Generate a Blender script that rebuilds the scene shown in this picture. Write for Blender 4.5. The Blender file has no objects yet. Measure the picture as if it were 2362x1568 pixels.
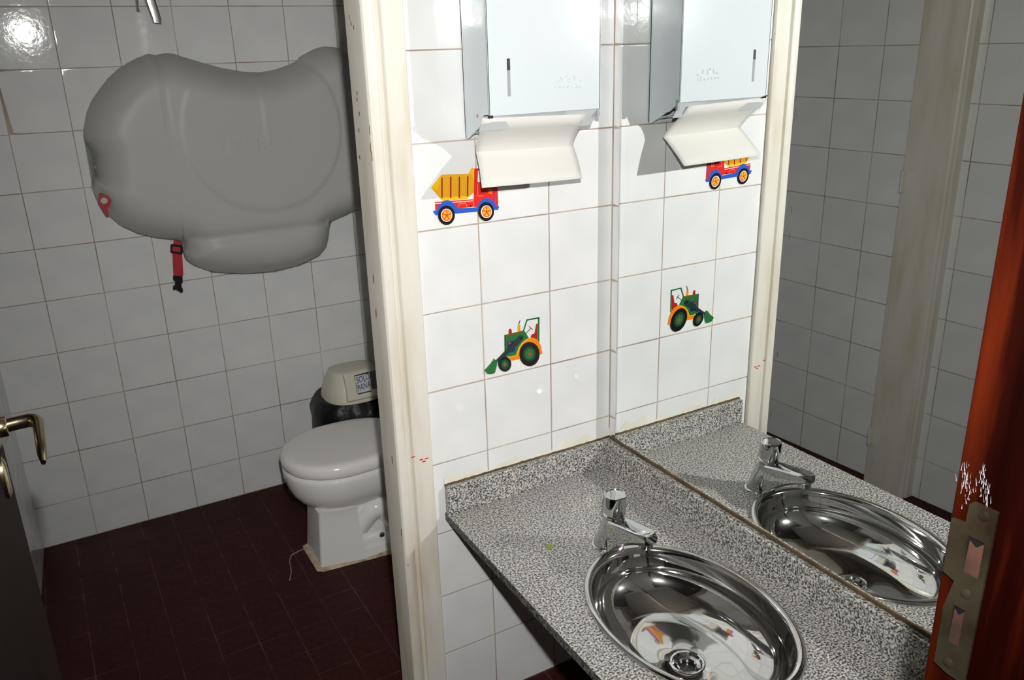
import bpy, bmesh, math, random
from mathutils import Vector, Matrix, Quaternion
random.seed(7)
K = 0.75            # plan units below are multiples of one wall tile (0.2 = one 15 cm tile); K turns them into metres
sc = bpy.context.scene

# ---------------------------------------------------------------- camera, light, exposure
cam = bpy.data.cameras.new('camera'); camo = bpy.data.objects.new('camera', cam); sc.collection.objects.link(camo)
cam.sensor_width = 36.0; cam.lens = 29.31; cam.clip_start = 0.02
R0 = Vector((0.86568517, -0.49988495, -0.02653722)); R1 = Vector((-0.18808547, -0.27567737, -0.94266953)); R2 = Vector((0.46391060, 0.82104630, -0.33267091))
m = Matrix((R0, -R1, -R2)).transposed().to_4x4(); m.translation = Vector((0, 0, 1.8148)) * K
camo.matrix_world = m; sc.camera = camo

XM = 1.308          # mirror plane
SILVER = 0.96       # share of light the mirror reflects; the rest lets the added lamp through
FLASH = Vector((0.040, -0.02, 1.985))
def lamp(name, p, d, power, col=(1.0, 0.985, 0.96), ang=108, blend=1.0):
    l = bpy.data.lights.new(name, 'SPOT'); l.energy = power; l.color = col; l.spot_size = math.radians(ang); l.spot_blend = blend; l.shadow_soft_size = 0.012
    o = bpy.data.objects.new(name, l); sc.collection.objects.link(o); o.location = Vector(p) * K
    o.rotation_euler = Vector(d).to_track_quat('-Z', 'Y').to_euler(); return o
AIM = Vector((0.54, 0.80, -0.26))
POWER = 102
lamp('flash_lamp', FLASH, AIM, POWER)
# added lamp at the flash's mirror image, standing in for the light mirrored back
lamp('added_bounce_lamp', (2 * XM - FLASH.x, FLASH.y, FLASH.z), (-AIM.x, AIM.y, AIM.z), POWER * 0.62 / (1 - SILVER))
w = bpy.data.worlds.new('world'); sc.world = w; w.use_nodes = True
w.node_tree.nodes['Background'].inputs[0].default_value = (0.9, 0.92, 1.0, 1); w.node_tree.nodes['Background'].inputs[1].default_value = 0.01
al = bpy.data.lights.new('corridor_light', 'AREA'); al.energy = 2.2; al.shape = 'DISK'; al.size = 0.3; al.color = (1, 0.98, 0.95)
ao = bpy.data.objects.new('corridor_light', al); sc.collection.objects.link(ao); ao.location = (-0.3, -0.7, 2.3)
sc.view_settings.view_transform = 'Standard'; sc.view_settings.look = 'None'; sc.view_settings.gamma = 1; sc.view_settings.use_curve_mapping = False
sc.view_settings.exposure = 0.0
sc.cycles.use_denoising = True; sc.cycles.caustics_reflective = False; sc.cycles.caustics_refractive = False
sc.cycles.max_bounces = 10; sc.cycles.glossy_bounces = 8; sc.cycles.blur_glossy = 0.3; sc.cycles.sample_clamp_indirect = 0

# ---------------------------------------------------------------- materials
def mat(name, col, rough=0.4, metal=0.0, spec=0.5, bump=None, ramp=None, coat=0.0):
    """bump: (scale, strength, distance). ramp: (scale, [(pos, colour)...], detail)"""
    mt = bpy.data.materials.new(name); mt.use_nodes = True; nt = mt.node_tree; b = nt.nodes['Principled BSDF']
    b.inputs['Base Color'].default_value = (*col, 1); b.inputs['Roughness'].default_value = rough; b.inputs['Metallic'].default_value = metal
    b.inputs['Specular IOR Level'].default_value = spec; b.inputs['Coat Weight'].default_value = coat
    tc = nt.nodes.new('ShaderNodeTexCoord')
    if bump:
        n = nt.nodes.new('ShaderNodeTexNoise'); n.inputs['Scale'].default_value = bump[0]; n.inputs['Detail'].default_value = 3
        bp = nt.nodes.new('ShaderNodeBump'); bp.inputs['Strength'].default_value = bump[1]; bp.inputs['Distance'].default_value = bump[2]
        nt.links.new(tc.outputs['Object'], n.inputs['Vector']); nt.links.new(n.outputs['Fac'], bp.inputs['Height']); nt.links.new(bp.outputs['Normal'], b.inputs['Normal'])
    if ramp:
        n = nt.nodes.new('ShaderNodeTexNoise'); n.inputs['Scale'].default_value = ramp[0]; n.inputs['Detail'].default_value = ramp[2] if len(ramp) > 2 else 4
        cr = nt.nodes.new('ShaderNodeValToRGB'); e = cr.color_ramp.elements
        while len(e) < len(ramp[1]): e.new(0.5)
        for i, (p, c) in enumerate(ramp[1]): e[i].position = p; e[i].color = (*c, 1)
        if len(ramp) > 3:
            mp = nt.nodes.new('ShaderNodeMapping'); mp.inputs['Scale'].default_value = ramp[3]
            nt.links.new(tc.outputs['Object'], mp.inputs['Vector']); nt.links.new(mp.outputs['Vector'], n.inputs['Vector'])
        else: nt.links.new(tc.outputs['Object'], n.inputs['Vector'])
        nt.links.new(n.outputs['Fac'], cr.inputs['Fac']); nt.links.new(cr.outputs['Color'], b.inputs['Base Color'])
    return mt
M = {}
M['tile'] = mat('tile_glaze', (0.70, 0.705, 0.705), 0.05, spec=0.5, ramp=(1.2, [(0.3, (0.69, 0.70, 0.70)), (0.7, (0.77, 0.775, 0.765))], 2), bump=(9, 0.10, 0.002))
M['grout'] = mat('grout', (0.36, 0.31, 0.26), 0.9, ramp=(6, [(0.3, (0.24, 0.18, 0.15)), (0.7, (0.56, 0.48, 0.39))]))
M['floor'] = mat('floor_tile', (0.11, 0.035, 0.03), 0.45, spec=0.10, ramp=(5, [(0.25, (0.022, 0.006, 0.005)), (0.75, (0.055, 0.013, 0.010))], 5), bump=(60, 0.15, 0.001))
M['floor_grout'] = mat('floor_grout', (0.10, 0.05, 0.04), 0.95, ramp=(9, [(0.35, (0.02, 0.009, 0.008)), (0.75, (0.13, 0.07, 0.045))]))
M['cream'] = mat('cream_paint', (0.66, 0.61, 0.50), 0.33, spec=0.5, ramp=(7, [(0.25, (0.56, 0.49, 0.36)), (0.5, (0.68, 0.65, 0.57)), (0.8, (0.74, 0.72, 0.65))], 6, (3, 3, 0.5)), bump=(70, 0.12, 0.001))
M['plaster'] = mat('white_plaster', (0.7, 0.69, 0.66), 0.8)
M['plastic'] = mat('grey_plastic', (0.46, 0.462, 0.435), 0.46, spec=0.4, bump=(350, 0.12, 0.0006))
M['china'] = mat('china', (0.82, 0.81, 0.80), 0.06, spec=0.6, coat=0.3)
M['lid'] = mat('toilet_lid_plastic', (0.84, 0.815, 0.80), 0.12, spec=0.55)
M['chrome'] = mat('chrome', (0.72, 0.73, 0.74), 0.06, metal=1, bump=(30, 0.03, 0.001))
M['steel'] = mat('polished_steel', (0.66, 0.655, 0.65), 0.045, metal=1, bump=(14, 0.04, 0.002))
M['brushed'] = mat('worn_steel', (0.62, 0.60, 0.58), 0.25, metal=1, bump=(120, 0.2, 0.001))
M['white_metal'] = mat('white_enamel', (0.60, 0.655, 0.675), 0.14, spec=0.4)
M['black'] = mat('black_plastic', (0.008, 0.008, 0.009), 0.3)
M['smoke'] = mat('smoked_window', (0.30, 0.33, 0.36), 0.25)
M['shade'] = mat('folded_metal_shaded', (0.55, 0.58, 0.59), 0.3)  # darker enamel: shade under the dispenser put into the colour
M['paper'] = mat('paper', (0.66, 0.65, 0.615), 0.85, spec=0.2, bump=(500, 0.2, 0.0005))
M['granite'] = mat('granite', (0.3, 0.3, 0.28), 0.35, spec=0.45, ramp=(300, [(0.37, (0.025, 0.027, 0.032)), (0.46, (0.16, 0.16, 0.155)), (0.52, (0.39, 0.38, 0.35)), (0.64, (0.62, 0.60, 0.54))], 3))
M['granite_edge'] = mat('granite_rough_edge', (0.14, 0.14, 0.13), 0.7, ramp=(170, [(0.38, (0.02, 0.02, 0.02)), (0.6, (0.18, 0.175, 0.16))], 3))
M['red'] = mat('red_webbing', (0.42, 0.012, 0.018), 0.6, bump=(400, 0.3, 0.0005))
M['redp'] = mat('red_plastic', (0.40, 0.012, 0.02), 0.35)
M['bag'] = mat('black_bag', (0.004, 0.004, 0.005), 0.42, spec=0.3, bump=(18, 0.8, 0.01))
M['binlid'] = mat('cream_plastic', (0.60, 0.58, 0.47), 0.35)
M['tape'] = mat('sticker_tape', (0.10, 0.11, 0.13), 0.25)
M['label'] = mat('label_paper', (0.52, 0.53, 0.58), 0.5)
M['ink'] = mat('black_ink', (0.01, 0.01, 0.012), 0.6)
M['brass'] = mat('aged_brass', (0.36, 0.29, 0.17), 0.32, metal=0.5, ramp=(30, [(0.3, (0.025, 0.016, 0.009)), (0.6, (0.055, 0.046, 0.028))], 5))
M['bronze'] = mat('bronze', (0.50, 0.42, 0.26), 0.22, metal=1)
M['wood'] = mat('red_wood', (0.12, 0.02, 0.01), 0.4, spec=0.06, coat=0.0, ramp=(16, [(0.3, (0.002, 0.0003, 0.0002)), (0.52, (0.009, 0.0009, 0.0004)), (0.72, (0.045, 0.0055, 0.0014))], 6, (2.5, 2.5, 0.22)))
M['rawwood'] = mat('raw_wood', (0.42, 0.17, 0.10), 0.8, ramp=(40, [(0.3, (0.016, 0.0045, 0.0025)), (0.7, (0.06, 0.020, 0.011))]))
M['darkdoor'] = mat('dark_wood', (0.035, 0.018, 0.013), 0.6, spec=0.08, ramp=(14, [(0.3, (0.008, 0.004, 0.003)), (0.7, (0.018, 0.010, 0.008))], 5, (2, 2, 0.3)))
M['scuff'] = mat('white_scuff', (0.22, 0.22, 0.24), 0.8)
M['rust'] = mat('rusty_sealant', (0.16, 0.085, 0.035), 0.8, ramp=(22, [(0.3, (0.035, 0.026, 0.012)), (0.6, (0.10, 0.065, 0.028)), (0.75, (0.20, 0.09, 0.035))]))
M['grime'] = mat('beige_sealant', (0.66, 0.60, 0.44), 0.7, ramp=(15, [(0.3, (0.64, 0.60, 0.47)), (0.7, (0.74, 0.73, 0.66))]))
M['caulk'] = mat('old_caulk', (0.50, 0.38, 0.24), 0.9, ramp=(25, [(0.3, (0.22, 0.13, 0.07)), (0.6, (0.6, 0.5, 0.36))]))
M['green'] = mat('green_scrap', (0.22, 0.30, 0.05), 0.7)
M['glassedge'] = mat('glass_edge', (0.10, 0.14, 0.12), 0.15)
def polished(name, col, r1, r2, share):
    mt = bpy.data.materials.new(name); mt.use_nodes = True; nt = mt.node_tree; nt.nodes.remove(nt.nodes['Principled BSDF'])
    a = nt.nodes.new('ShaderNodeBsdfGlossy'); b = nt.nodes.new('ShaderNodeBsdfGlossy'); mx = nt.nodes.new('ShaderNodeMixShader'); tc = nt.nodes.new('ShaderNodeTexCoord'); n = nt.nodes.new('ShaderNodeTexNoise'); bp = nt.nodes.new('ShaderNodeBump')
    n.inputs['Scale'].default_value = 12; bp.inputs['Strength'].default_value = 0.05; bp.inputs['Distance'].default_value = 0.002
    nt.links.new(tc.outputs['Object'], n.inputs['Vector']); nt.links.new(n.outputs['Fac'], bp.inputs['Height'])
    for q, ro in ((a, r1), (b, r2)): q.inputs['Color'].default_value = (*col, 1); q.inputs['Roughness'].default_value = ro; nt.links.new(bp.outputs['Normal'], q.inputs['Normal'])
    mx.inputs[0].default_value = share; nt.links.new(a.outputs[0], mx.inputs[1]); nt.links.new(b.outputs[0], mx.inputs[2]); nt.links.new(mx.outputs[0], nt.nodes['Material Output'].inputs['Surface']); return mt
M['steel'] = polished('polished_steel', (0.62, 0.615, 0.605), 0.045, 0.24, 0.05)
M['chrome'] = polished('chrome', (0.66, 0.67, 0.68), 0.035, 0.25, 0.03)
def ink(name, c): M[name] = mat('print_' + name, c, 0.25)
for n_, c_ in dict(p_yellow=(0.80, 0.46, 0.012), p_amber=(0.70, 0.36, 0.015), p_red=(0.66, 0.022, 0.016), p_dred=(0.36, 0.02, 0.016), p_blue=(0.025, 0.10, 0.50), p_black=(0.008, 0.008, 0.008),
                   p_white=(0.74, 0.74, 0.72), p_green=(0.022, 0.14, 0.035), p_dgreen=(0.012, 0.05, 0.022), p_orange=(0.80, 0.22, 0.008), p_brown=(0.16, 0.07, 0.02), p_slate=(0.02, 0.035, 0.035), p_navy=(0.01, 0.03, 0.12), p_grey=(0.05, 0.05, 0.055), p_pink=(0.80, 0.20, 0.15)).items(): ink(n_, c_)
def mirror_mat():
    mt = bpy.data.materials.new('silvered_glass'); mt.use_nodes = True; nt = mt.node_tree; nt.nodes.remove(nt.nodes['Principled BSDF'])
    out = nt.nodes['Material Output']; g = nt.nodes.new('ShaderNodeBsdfGlossy'); t = nt.nodes.new('ShaderNodeBsdfTransparent'); mx = nt.nodes.new('ShaderNodeMixShader')
    g.inputs['Roughness'].default_value = 0.0; g.inputs['Color'].default_value = (0.965, 0.995, 0.98, 1); mx.inputs[0].default_value = SILVER
    nt.links.new(t.outputs[0], mx.inputs[1]); nt.links.new(g.outputs[0], mx.inputs[2]); nt.links.new(mx.outputs[0], out.inputs['Surface'])
    b = bpy.data.materials.new('clear_back'); b.use_nodes = True; nt = b.node_tree; nt.nodes.remove(nt.nodes['Principled BSDF'])
    t = nt.nodes.new('ShaderNodeBsdfTransparent'); nt.links.new(t.outputs[0], nt.nodes['Material Output'].inputs['Surface'])
    return mt, b
M['mirror'], M['clear'] = mirror_mat(); M['void'] = mat('lamp_box_black', (0.0005, 0.0005, 0.0005), 1.0, spec=0.0)  # void lines the added lamp box behind the mirror

# ---------------------------------------------------------------- helpers
def tag(o, label=None, cat=None, group=None, kind=None):
    for k, v in (('label', label), ('category', cat), ('group', group), ('kind', kind)):
        if v: o[k] = v
    return o
BASE = {}
def empty(name, p, label=None, cat=None, kind=None):
    o = bpy.data.objects.new(name, None); sc.collection.objects.link(o); o.empty_display_size = 0.05
    o.location = Vector(p) * K; BASE[o.name] = Vector(p); return tag(o, label, cat, None, kind)
def link(name, verts, faces, mt, parent=None, smooth=False, origin=None, mats=None, fmat=None, sharp=35):
    """verts in plan units; the mesh is stored relative to its parent's base (or its own origin)"""
    org = BASE[parent.name] if parent is not None else Vector(origin or (0, 0, 0))
    me = bpy.data.meshes.new(name); me.from_pydata([(Vector(v) - org) * K for v in verts], [], faces)
    bm = bmesh.new(); bm.from_mesh(me); bmesh.ops.recalc_face_normals(bm, faces=bm.faces); bm.to_mesh(me); bm.free()
    for x in (mats or [mt]): me.materials.append(x)
    if fmat:
        for p, i in zip(me.polygons, fmat): p.material_index = i
    if smooth:
        for p in me.polygons: p.use_smooth = True
        me.set_sharp_from_angle(angle=math.radians(sharp))
    o = bpy.data.objects.new(name, me); sc.collection.objects.link(o)
    if parent is not None: o.parent = parent
    else: o.location = org * K
    BASE[o.name] = org
    return o
class G:
    """collects shapes into one mesh"""
    def __init__(s): s.v = []; s.f = []
    def add(s, v, f):
        n = len(s.v); s.v += [tuple(x) for x in v]; s.f += [tuple(i + n for i in q) for q in f]; return s
    def box(s, a, b, c=0.0):
        x0, y0, z0 = a; x1, y1, z1 = b
        if c <= 0:
            return s.add([(x, y, z) for x in (x0, x1) for y in (y0, y1) for z in (z0, z1)], [(0, 1, 3, 2), (4, 6, 7, 5), (0, 4, 5, 1), (2, 3, 7, 6), (0, 2, 6, 4), (1, 5, 7, 3)])
        bm = bmesh.new(); bmesh.ops.create_cube(bm, size=1)
        for v in bm.verts: v.co = Vector(((x0 + x1) / 2 + v.co.x * (x1 - x0), (y0 + y1) / 2 + v.co.y * (y1 - y0), (z0 + z1) / 2 + v.co.z * (z1 - z0)))
        bmesh.ops.bevel(bm, geom=bm.edges[:] + bm.verts[:], offset=c, segments=3, affect='EDGES', profile=0.5); return s.bm(bm)
    def bm(s, bm):
        bm.verts.index_update(); v = [tuple(x.co) for x in bm.verts]; f = [tuple(q.index for q in p.verts) for p in bm.faces]; bm.free(); return s.add(v, f)
    def loft(s, rings, caps=(True, True), closed=True):
        n = len(rings[0]); v = [p for r in rings for p in r]; f = []
        for i in range(len(rings) - 1):
            for j in range(n if closed else n - 1):
                k = (j + 1) % n; f.append((i * n + j, i * n + k, (i + 1) * n + k, (i + 1) * n + j))
        if caps[0]: f.append(tuple(range(n))[::-1])
        if caps[1]: f.append(tuple(range((len(rings) - 1) * n, len(rings) * n)))
        return s.add(v, f)
    def prism(s, poly, ax, a, b):
        def P(p, t): return (t, p[0], p[1]) if ax == 'x' else (p[0], t, p[1]) if ax == 'y' else (p[0], p[1], t)
        return s.loft([[P(p, a) for p in poly], [P(p, b) for p in poly]])
    def tube(s, pts, rad, n=16, sx=1.0, up=(0, 0, 1)):
        pts = [Vector(p) for p in pts]; rad = rad if isinstance(rad, (list, tuple)) else [rad] * len(pts); rings = []
        for i, p in enumerate(pts):
            d = (pts[min(i + 1, len(pts) - 1)] - pts[max(i - 1, 0)]).normalized(); u = Vector(up)
            if abs(d.dot(u)) > 0.98: u = Vector((1, 0, 0))
            a = d.cross(u).normalized(); b = a.cross(d).normalized()
            rings.append([tuple(p + a * math.cos(2 * math.pi * j / n) * rad[i] * sx + b * math.sin(2 * math.pi * j / n) * rad[i]) for j in range(n)])
        return s.loft(rings)
    def lathe(s, c, prof, n=32, axis='z', sx=1, sy=1, caps=(True, True)):
        rings = []
        for r, h in prof:
            ring = []
            for j in range(n):
                a = 2 * math.pi * j / n; u, v = r * sx * math.cos(a), r * sy * math.sin(a)
                ring.append((c[0] + u, c[1] + v, c[2] + h) if axis == 'z' else (c[0] + u, c[1] + h, c[2] + v) if axis == 'y' else (c[0] + h, c[1] + u, c[2] + v))
            rings.append(ring)
        return s.loft(rings, caps)
    def out(s, name, mt, parent=None, smooth=False, **kw): return link(name, s.v, s.f, M[mt] if isinstance(mt, str) else mt, parent, smooth, **kw)
def rrect(x0, y0, x1, y1, r, n=5):
    o = []
    for cx, cy, a in ((x1 - r, y1 - r, 0), (x0 + r, y1 - r, 90), (x0 + r, y0 + r, 180), (x1 - r, y0 + r, 270)):
        for i in range(n + 1): t = math.radians(a + 90 * i / n); o.append((cx + r * math.cos(t), cy + r * math.sin(t)))
    return o
def sellipse(cx, cy, a, b, z, n=48, p=2.0, pf=None, af=None):
    """closed outline; af stretches the -x half (front of the toilet)"""
    o = []
    for i in range(n):
        t = 2 * math.pi * i / n; c, s_ = math.cos(t), math.sin(t); q = 2.0 / (pf if (pf and c < 0) else p)
        o.append((cx + (af if (af and c < 0) else a) * math.copysign(abs(c) ** q, c), cy + b * math.copysign(abs(s_) ** q, s_), z))
    return o
def text_mesh(txt, size, font_extrude=0.0):
    cu = bpy.data.curves.new('lettering', 'FONT'); cu.body = txt; cu.size = size; cu.extrude = font_extrude; cu.align_x = 'CENTER'; cu.align_y = 'CENTER'; cu.resolution_u = 3
    ob = bpy.data.objects.new('lettering', cu); sc.collection.objects.link(ob); dg = bpy.context.evaluated_depsgraph_get()
    me = bpy.data.meshes.new_from_object(ob.evaluated_get(dg)); v = [tuple(x.co) for x in me.vertices]; f = [tuple(p.vertices) for p in me.polygons]
    bpy.data.objects.remove(ob); bpy.data.meshes.remove(me); return v, f

# ---------------------------------------------------------------- tiles (each a part of its wall)
def tile_mesh(name, mt, e):
    """unit tile, 1 x 1, thickness 1 downwards; e = width of the eased edge"""
    g = []; f = []
    for (q, z) in ((0.0, -1.0), (0.0, -0.25), (e * 0.35, -0.06), (e, 0.0)):
        a = 0.5 - q; g += [(-a, -a, z), (a, -a, z), (a, a, z), (-a, a, z)]
    for i in range(3):
        for j in range(4): k = (j + 1) % 4; f.append((i * 4 + j, i * 4 + k, i * 4 + 4 + k, i * 4 + 4 + j))
    f.append((12, 13, 14, 15)); me = bpy.data.meshes.new(name); me.from_pydata(g, [], f); me.materials.append(mt)
    for p in me.polygons[:-1]: p.use_smooth = True
    return me
TM = tile_mesh('tile', M['tile'], 0.02); TF = tile_mesh('floor_tile', M['floor'], 0.02)
GAP = 0.0024
def lay(wall, me, u, v, nrm, cells, thick=0.008, tilt=0.0016, gap=GAP):
    """cells: (centre, width along u, height along v) in plan units"""
    org = BASE[wall.name]
    for c, w_, h_ in cells:
        if w_ < 0.012 or h_ < 0.012: continue
        o = bpy.data.objects.new('tile', me); sc.collection.objects.link(o); o.parent = wall
        n = (Vector(nrm) + Vector((random.gauss(0, tilt), random.gauss(0, tilt), random.gauss(0, tilt)))).normalized()
        U_ = (Vector(u) - n * n.dot(Vector(u))).normalized(); V_ = n.cross(U_)
        if V_.dot(Vector(v)) < 0: U_, V_ = -U_, -V_
        mm = Matrix((U_ * (w_ - gap) * K, V_ * (h_ - gap) * K, n * thick * K)).transposed().to_4x4(); mm.translation = (Vector(c) - org) * K
        o.matrix_local = mm
def spans(cuts): return [((a + b) / 2, b - a) for a, b in zip(cuts[:-1], cuts[1:])]

YD, YB, XC = 1.7743, 3.3873, 1.3186
ZD = [0.0, 0.207, 0.398, 0.595, 0.801, 1.003, 1.207, 1.411, 1.611, 1.811, 2.011, 2.211, 2.411, 2.611]
ZB = [0.0, 0.175, 0.374, 0.578, 0.779, 0.98, 1.173, 1.373, 1.573, 1.782, 1.98, 2.18, 2.38, 2.58]
ZL = [0.0, 0.178, 0.378, 0.578, 0.778, 0.978, 1.178, 1.378, 1.578, 1.778, 1.978, 2.178, 2.378, 2.578]
TOP = 3.2
def xl(y): return -0.324 + 0.0614 * (y - YD)
T = 0.0014          # tile face stands this proud of the grout bed

wb = G().box((-0.40, YB + T, -0.02), (1.45, YB + 0.12, TOP)).out('wall_back', 'grout', origin=(0.5, YB, 0)); tag(wb, 'white tiled wall at the back of the cubicle', kind='structure')
cx = [-0.235, -0.035, 0.161, 0.356, 0.552, 0.753, 0.955, 1.157, 1.3186]
cb_ = [((x, YB, z), w_, h_) for x, w_ in spans(cx) for z, h_ in spans(ZB)]
lean = lambda c: c[0][0] < 0.1 and c[0][2] > 1.6          # a few tiles high on the left, tilted to place the flash highlight
lay(wb, TM, (1, 0, 0), (0, 0, 1), (0, -1, 0), [c for c in cb_ if not lean(c)])
lay(wb, TM, (1, 0, 0), (0, 0, 1), (-0.016, -1, 0), [c for c in cb_ if lean(c)], tilt=0.0005)

wp = G().box((0.7536, YD + T, -0.02), (1.33, YD + 0.075, TOP)).out('wall_partition', 'grout', origin=(1.0, YD, 0)); tag(wp, 'white tiled end wall behind the towel dispenser', kind='structure')
lay(wp, TM, (1, 0, 0), (0, 0, 1), (0, -1, 0), [((x, YD, z), w_, h_) for x, w_ in spans([0.7536, 0.9188, 1.121, 1.3186]) for z, h_ in spans(ZD)])
lay(wp, TM, (1, 0, 0), (0, 0, 1), (0, 1, 0), [((x, YD + 0.0772, z), w_, h_) for x, w_ in spans([0.76, 0.955, 1.157, 1.3186]) for z, h_ in spans(ZB[:11])])

# left wall runs slightly out of square
g = G(); ya, yb = -0.1, YB + 0.1
g.prism([(xl(ya) - 0.14, ya), (xl(ya) - T, ya), (xl(yb) - T, yb), (xl(yb) - 0.14, yb)], 'z', -0.02, TOP)
wl = g.out('wall_left', 'grout', origin=(-0.3, 1.5, 0)); tag(wl, 'white tiled long wall facing the mirror', kind='structure')
dl = Vector((0.0614, 1, 0)).normalized(); nl = Vector((1, -0.0614, 0)).normalized()
ycuts = [0.4149, 0.6149, 0.8149, 1.0149, 1.2149, 1.4149, 1.6149, 1.8149, 2.0085, 2.2085, 2.4085, 2.6085, 2.8085, 3.0085, 3.2085, 3.3873]
lay(wl, TM, dl, (0, 0, 1), nl, [((xl(y), y, z), w_, h_) for y, w_ in spans(ycuts) for z, h_ in spans(ZL[:12])])

# right wall: open behind the mirror for the added lamp, solid round it
MY0, MY1, MZ0, MZ1 = 0.42, 1.7323, 0.7475, 2.15
g = G(); xw = XC + T
g.box((xw, 0.10, -0.02), (XC + 0.12, YB + 0.12, MZ0 - 0.01)); g.box((xw, MY1 - 0.015, MZ0 - 0.01), (XC + 0.12, YB + 0.12, TOP)); g.box((xw, 0.10, MZ1 - 0.01), (XC + 0.12, MY1 - 0.015, TOP)); g.box((xw, 0.10, MZ0 - 0.01), (XC + 0.12, MY0 + 0.01, MZ1 - 0.01))
wr = g.out('wall_right', 'grout', origin=(XC, 1.5, 0)); tag(wr, 'white tiled wall that carries the mirror', kind='structure')
cells = [((XC, y, z), w_, h_) for y, w_ in spans([0.4149, 0.6149, 0.8149, 1.0149, 1.2149, 1.4149, 1.6149, YD]) for z, h_ in spans(ZD[:4])]
cells += [((XC, YD - 0.0275, z), 0.055, h_) for z, h_ in spans(ZD[3:])]
cells += [((XC, y, z), w_, h_) for y, w_ in spans([1.86, 2.0085, 2.2085, 2.4085, 2.6085, 2.8085, 3.0085, 3.2085, YB]) for z, h_ in spans(ZB[:11])]
lay(wr, TM, (0, 1, 0), (0, 0, 1), (-1, 0, 0), cells)

# front wall with the entrance doorway, corridor behind the photographer
g = G(); g.box((0.66, 0.12, -0.02), (1.33, 0.335, TOP)); g.box((-0.5, 0.12, 2.75), (0.66, 0.335, TOP)); g.box((-0.6, 0.12, -0.02), (-0.25, 0.335, TOP))
wf = g.out('wall_front', 'plaster', origin=(1, 0.3, 0)); tag(wf, 'plastered wall around the entrance doorway', kind='structure')
g = G(); g.box((-1.5, -2.2, -0.02), (2.9, -2.1, TOP)); g.box((-1.6, -2.2, -0.02), (-1.5, 0.2, TOP))
g.out('wall_corridor', 'plaster', origin=(0, -2, 0)); bpy.data.objects['wall_corridor']['kind'] = 'structure'
ce = G().box((-1.6, -2.2, TOP), (1.44, YB + 0.12, TOP + 0.06)).out('ceiling', 'plaster', origin=(0, 0, TOP)); tag(ce, kind='structure')

fl = G().box((-1.6, -2.2, -0.06), (1.44, YB + 0.12, -0.0012)).out('floor', 'floor_grout', origin=(0.5, 2, 0)); tag(fl, 'dark red floor of small square tiles', kind='structure')
fx = [round(0.005 + 0.12 * k, 4) for k in range(-3, 12)]; fx[-1] = XC
fyc = [round(YB - 0.055 - 0.12 * k, 4) for k in range(0, 17)][::-1] + [YB]
lay(fl, TF, (1, 0, 0), (0, 1, 0), (0, 0, 1), [((x, y, 0.0), w_, h_) for x, w_ in spans(fx) for y, h_ in spans(fyc)], thick=0.006, tilt=0.0025, gap=0.0026)
g = G(); y = fyc[0]
while y > 0.30:
    for x, w_ in spans(fx): g.box((x - w_ / 2 + 0.0015, y - 0.1185, -0.006), (x + w_ / 2 - 0.0015, y - 0.0015, 0.0))
    y -= 0.12
tag(g.out('tile_field', 'floor', fl), kind='stuff')

# ---------------------------------------------------------------- door frames (pressed steel, cream)
def frame_profile(sx, x0, y0, yb):
    """sx=+1: reveal on the left at x0, flange to the right"""
    P = [(0.0, yb - y0), (0.0, 0.012), (0.002, 0.004), (0.006, 0.0), (0.014, -0.002), (0.024, -0.001), (0.031, 0.003), (0.0335, 0.011), (0.043, 0.011), (0.0455, 0.002), (0.0475, 0.0), (0.0955, 0.0), (0.0975, 0.002), (0.0975, 0.012), (0.0975, yb - y0)]
    return [(x0 + sx * a, y0 + b) for a, b in P]
def jamb_post(parent, poly, z1):
    g = G(); g.prism(poly, 'z', 0.0, z1); return g.out('post', 'cream', parent, smooth=True, sharp=25)
tr = empty('trim_1', (0.70, 1.80, 0), 'cream steel frame of the cubicle doorway', kind='structure')
pr = jamb_post(tr, frame_profile(1, 0.6561, 1.7615, 1.857), 2.45)
def strip_marks(parent):
    g = G()
    for p in [(1.8282,1.8812),(1.8206,1.8688),(1.8066,1.8605),(1.8197,1.7256),(1.823,1.7126),(1.8169,1.6825),(1.8287,1.6462),(1.8383,1.5853)]: g.box((0.6553, p[0] - 0.0022, p[1] - 0.0045), (0.6564, p[0] + 0.0022, p[1] + 0.0045), 0.0004)
    for p in [(0.6544,1.6142),(0.6557,1.6509),(0.6558,1.5955),(0.6355,1.2416),(0.6448,0.8576),(0.653,0.6468),(0.6363,1.3245)]: g.box((p[0] - 0.0006, 1.7590, p[1] - 0.010), (p[0] + 0.0006, 1.7602, p[1] + 0.010), 0.0002)
    tag(g.out('paint_chip', 'p_brown', parent), 'dark chips and pin holes in the paint', kind='stuff')
    g = G()
    for a, b in [(0.7008,0.8483),(0.7224,0.8348),(0.7368,0.8344),(0.7291,0.828),(0.6679,0.544),(0.6726,0.5249)]: g.box((a - 0.005, 1.7606, b - 0.0015), (a + 0.005, 1.7617, b + 0.0015), 0.0004)
    tag(g.out('red_mark', 'p_red', parent), 'small red marker dashes', kind='stuff')
strip_marks(pr)
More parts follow.
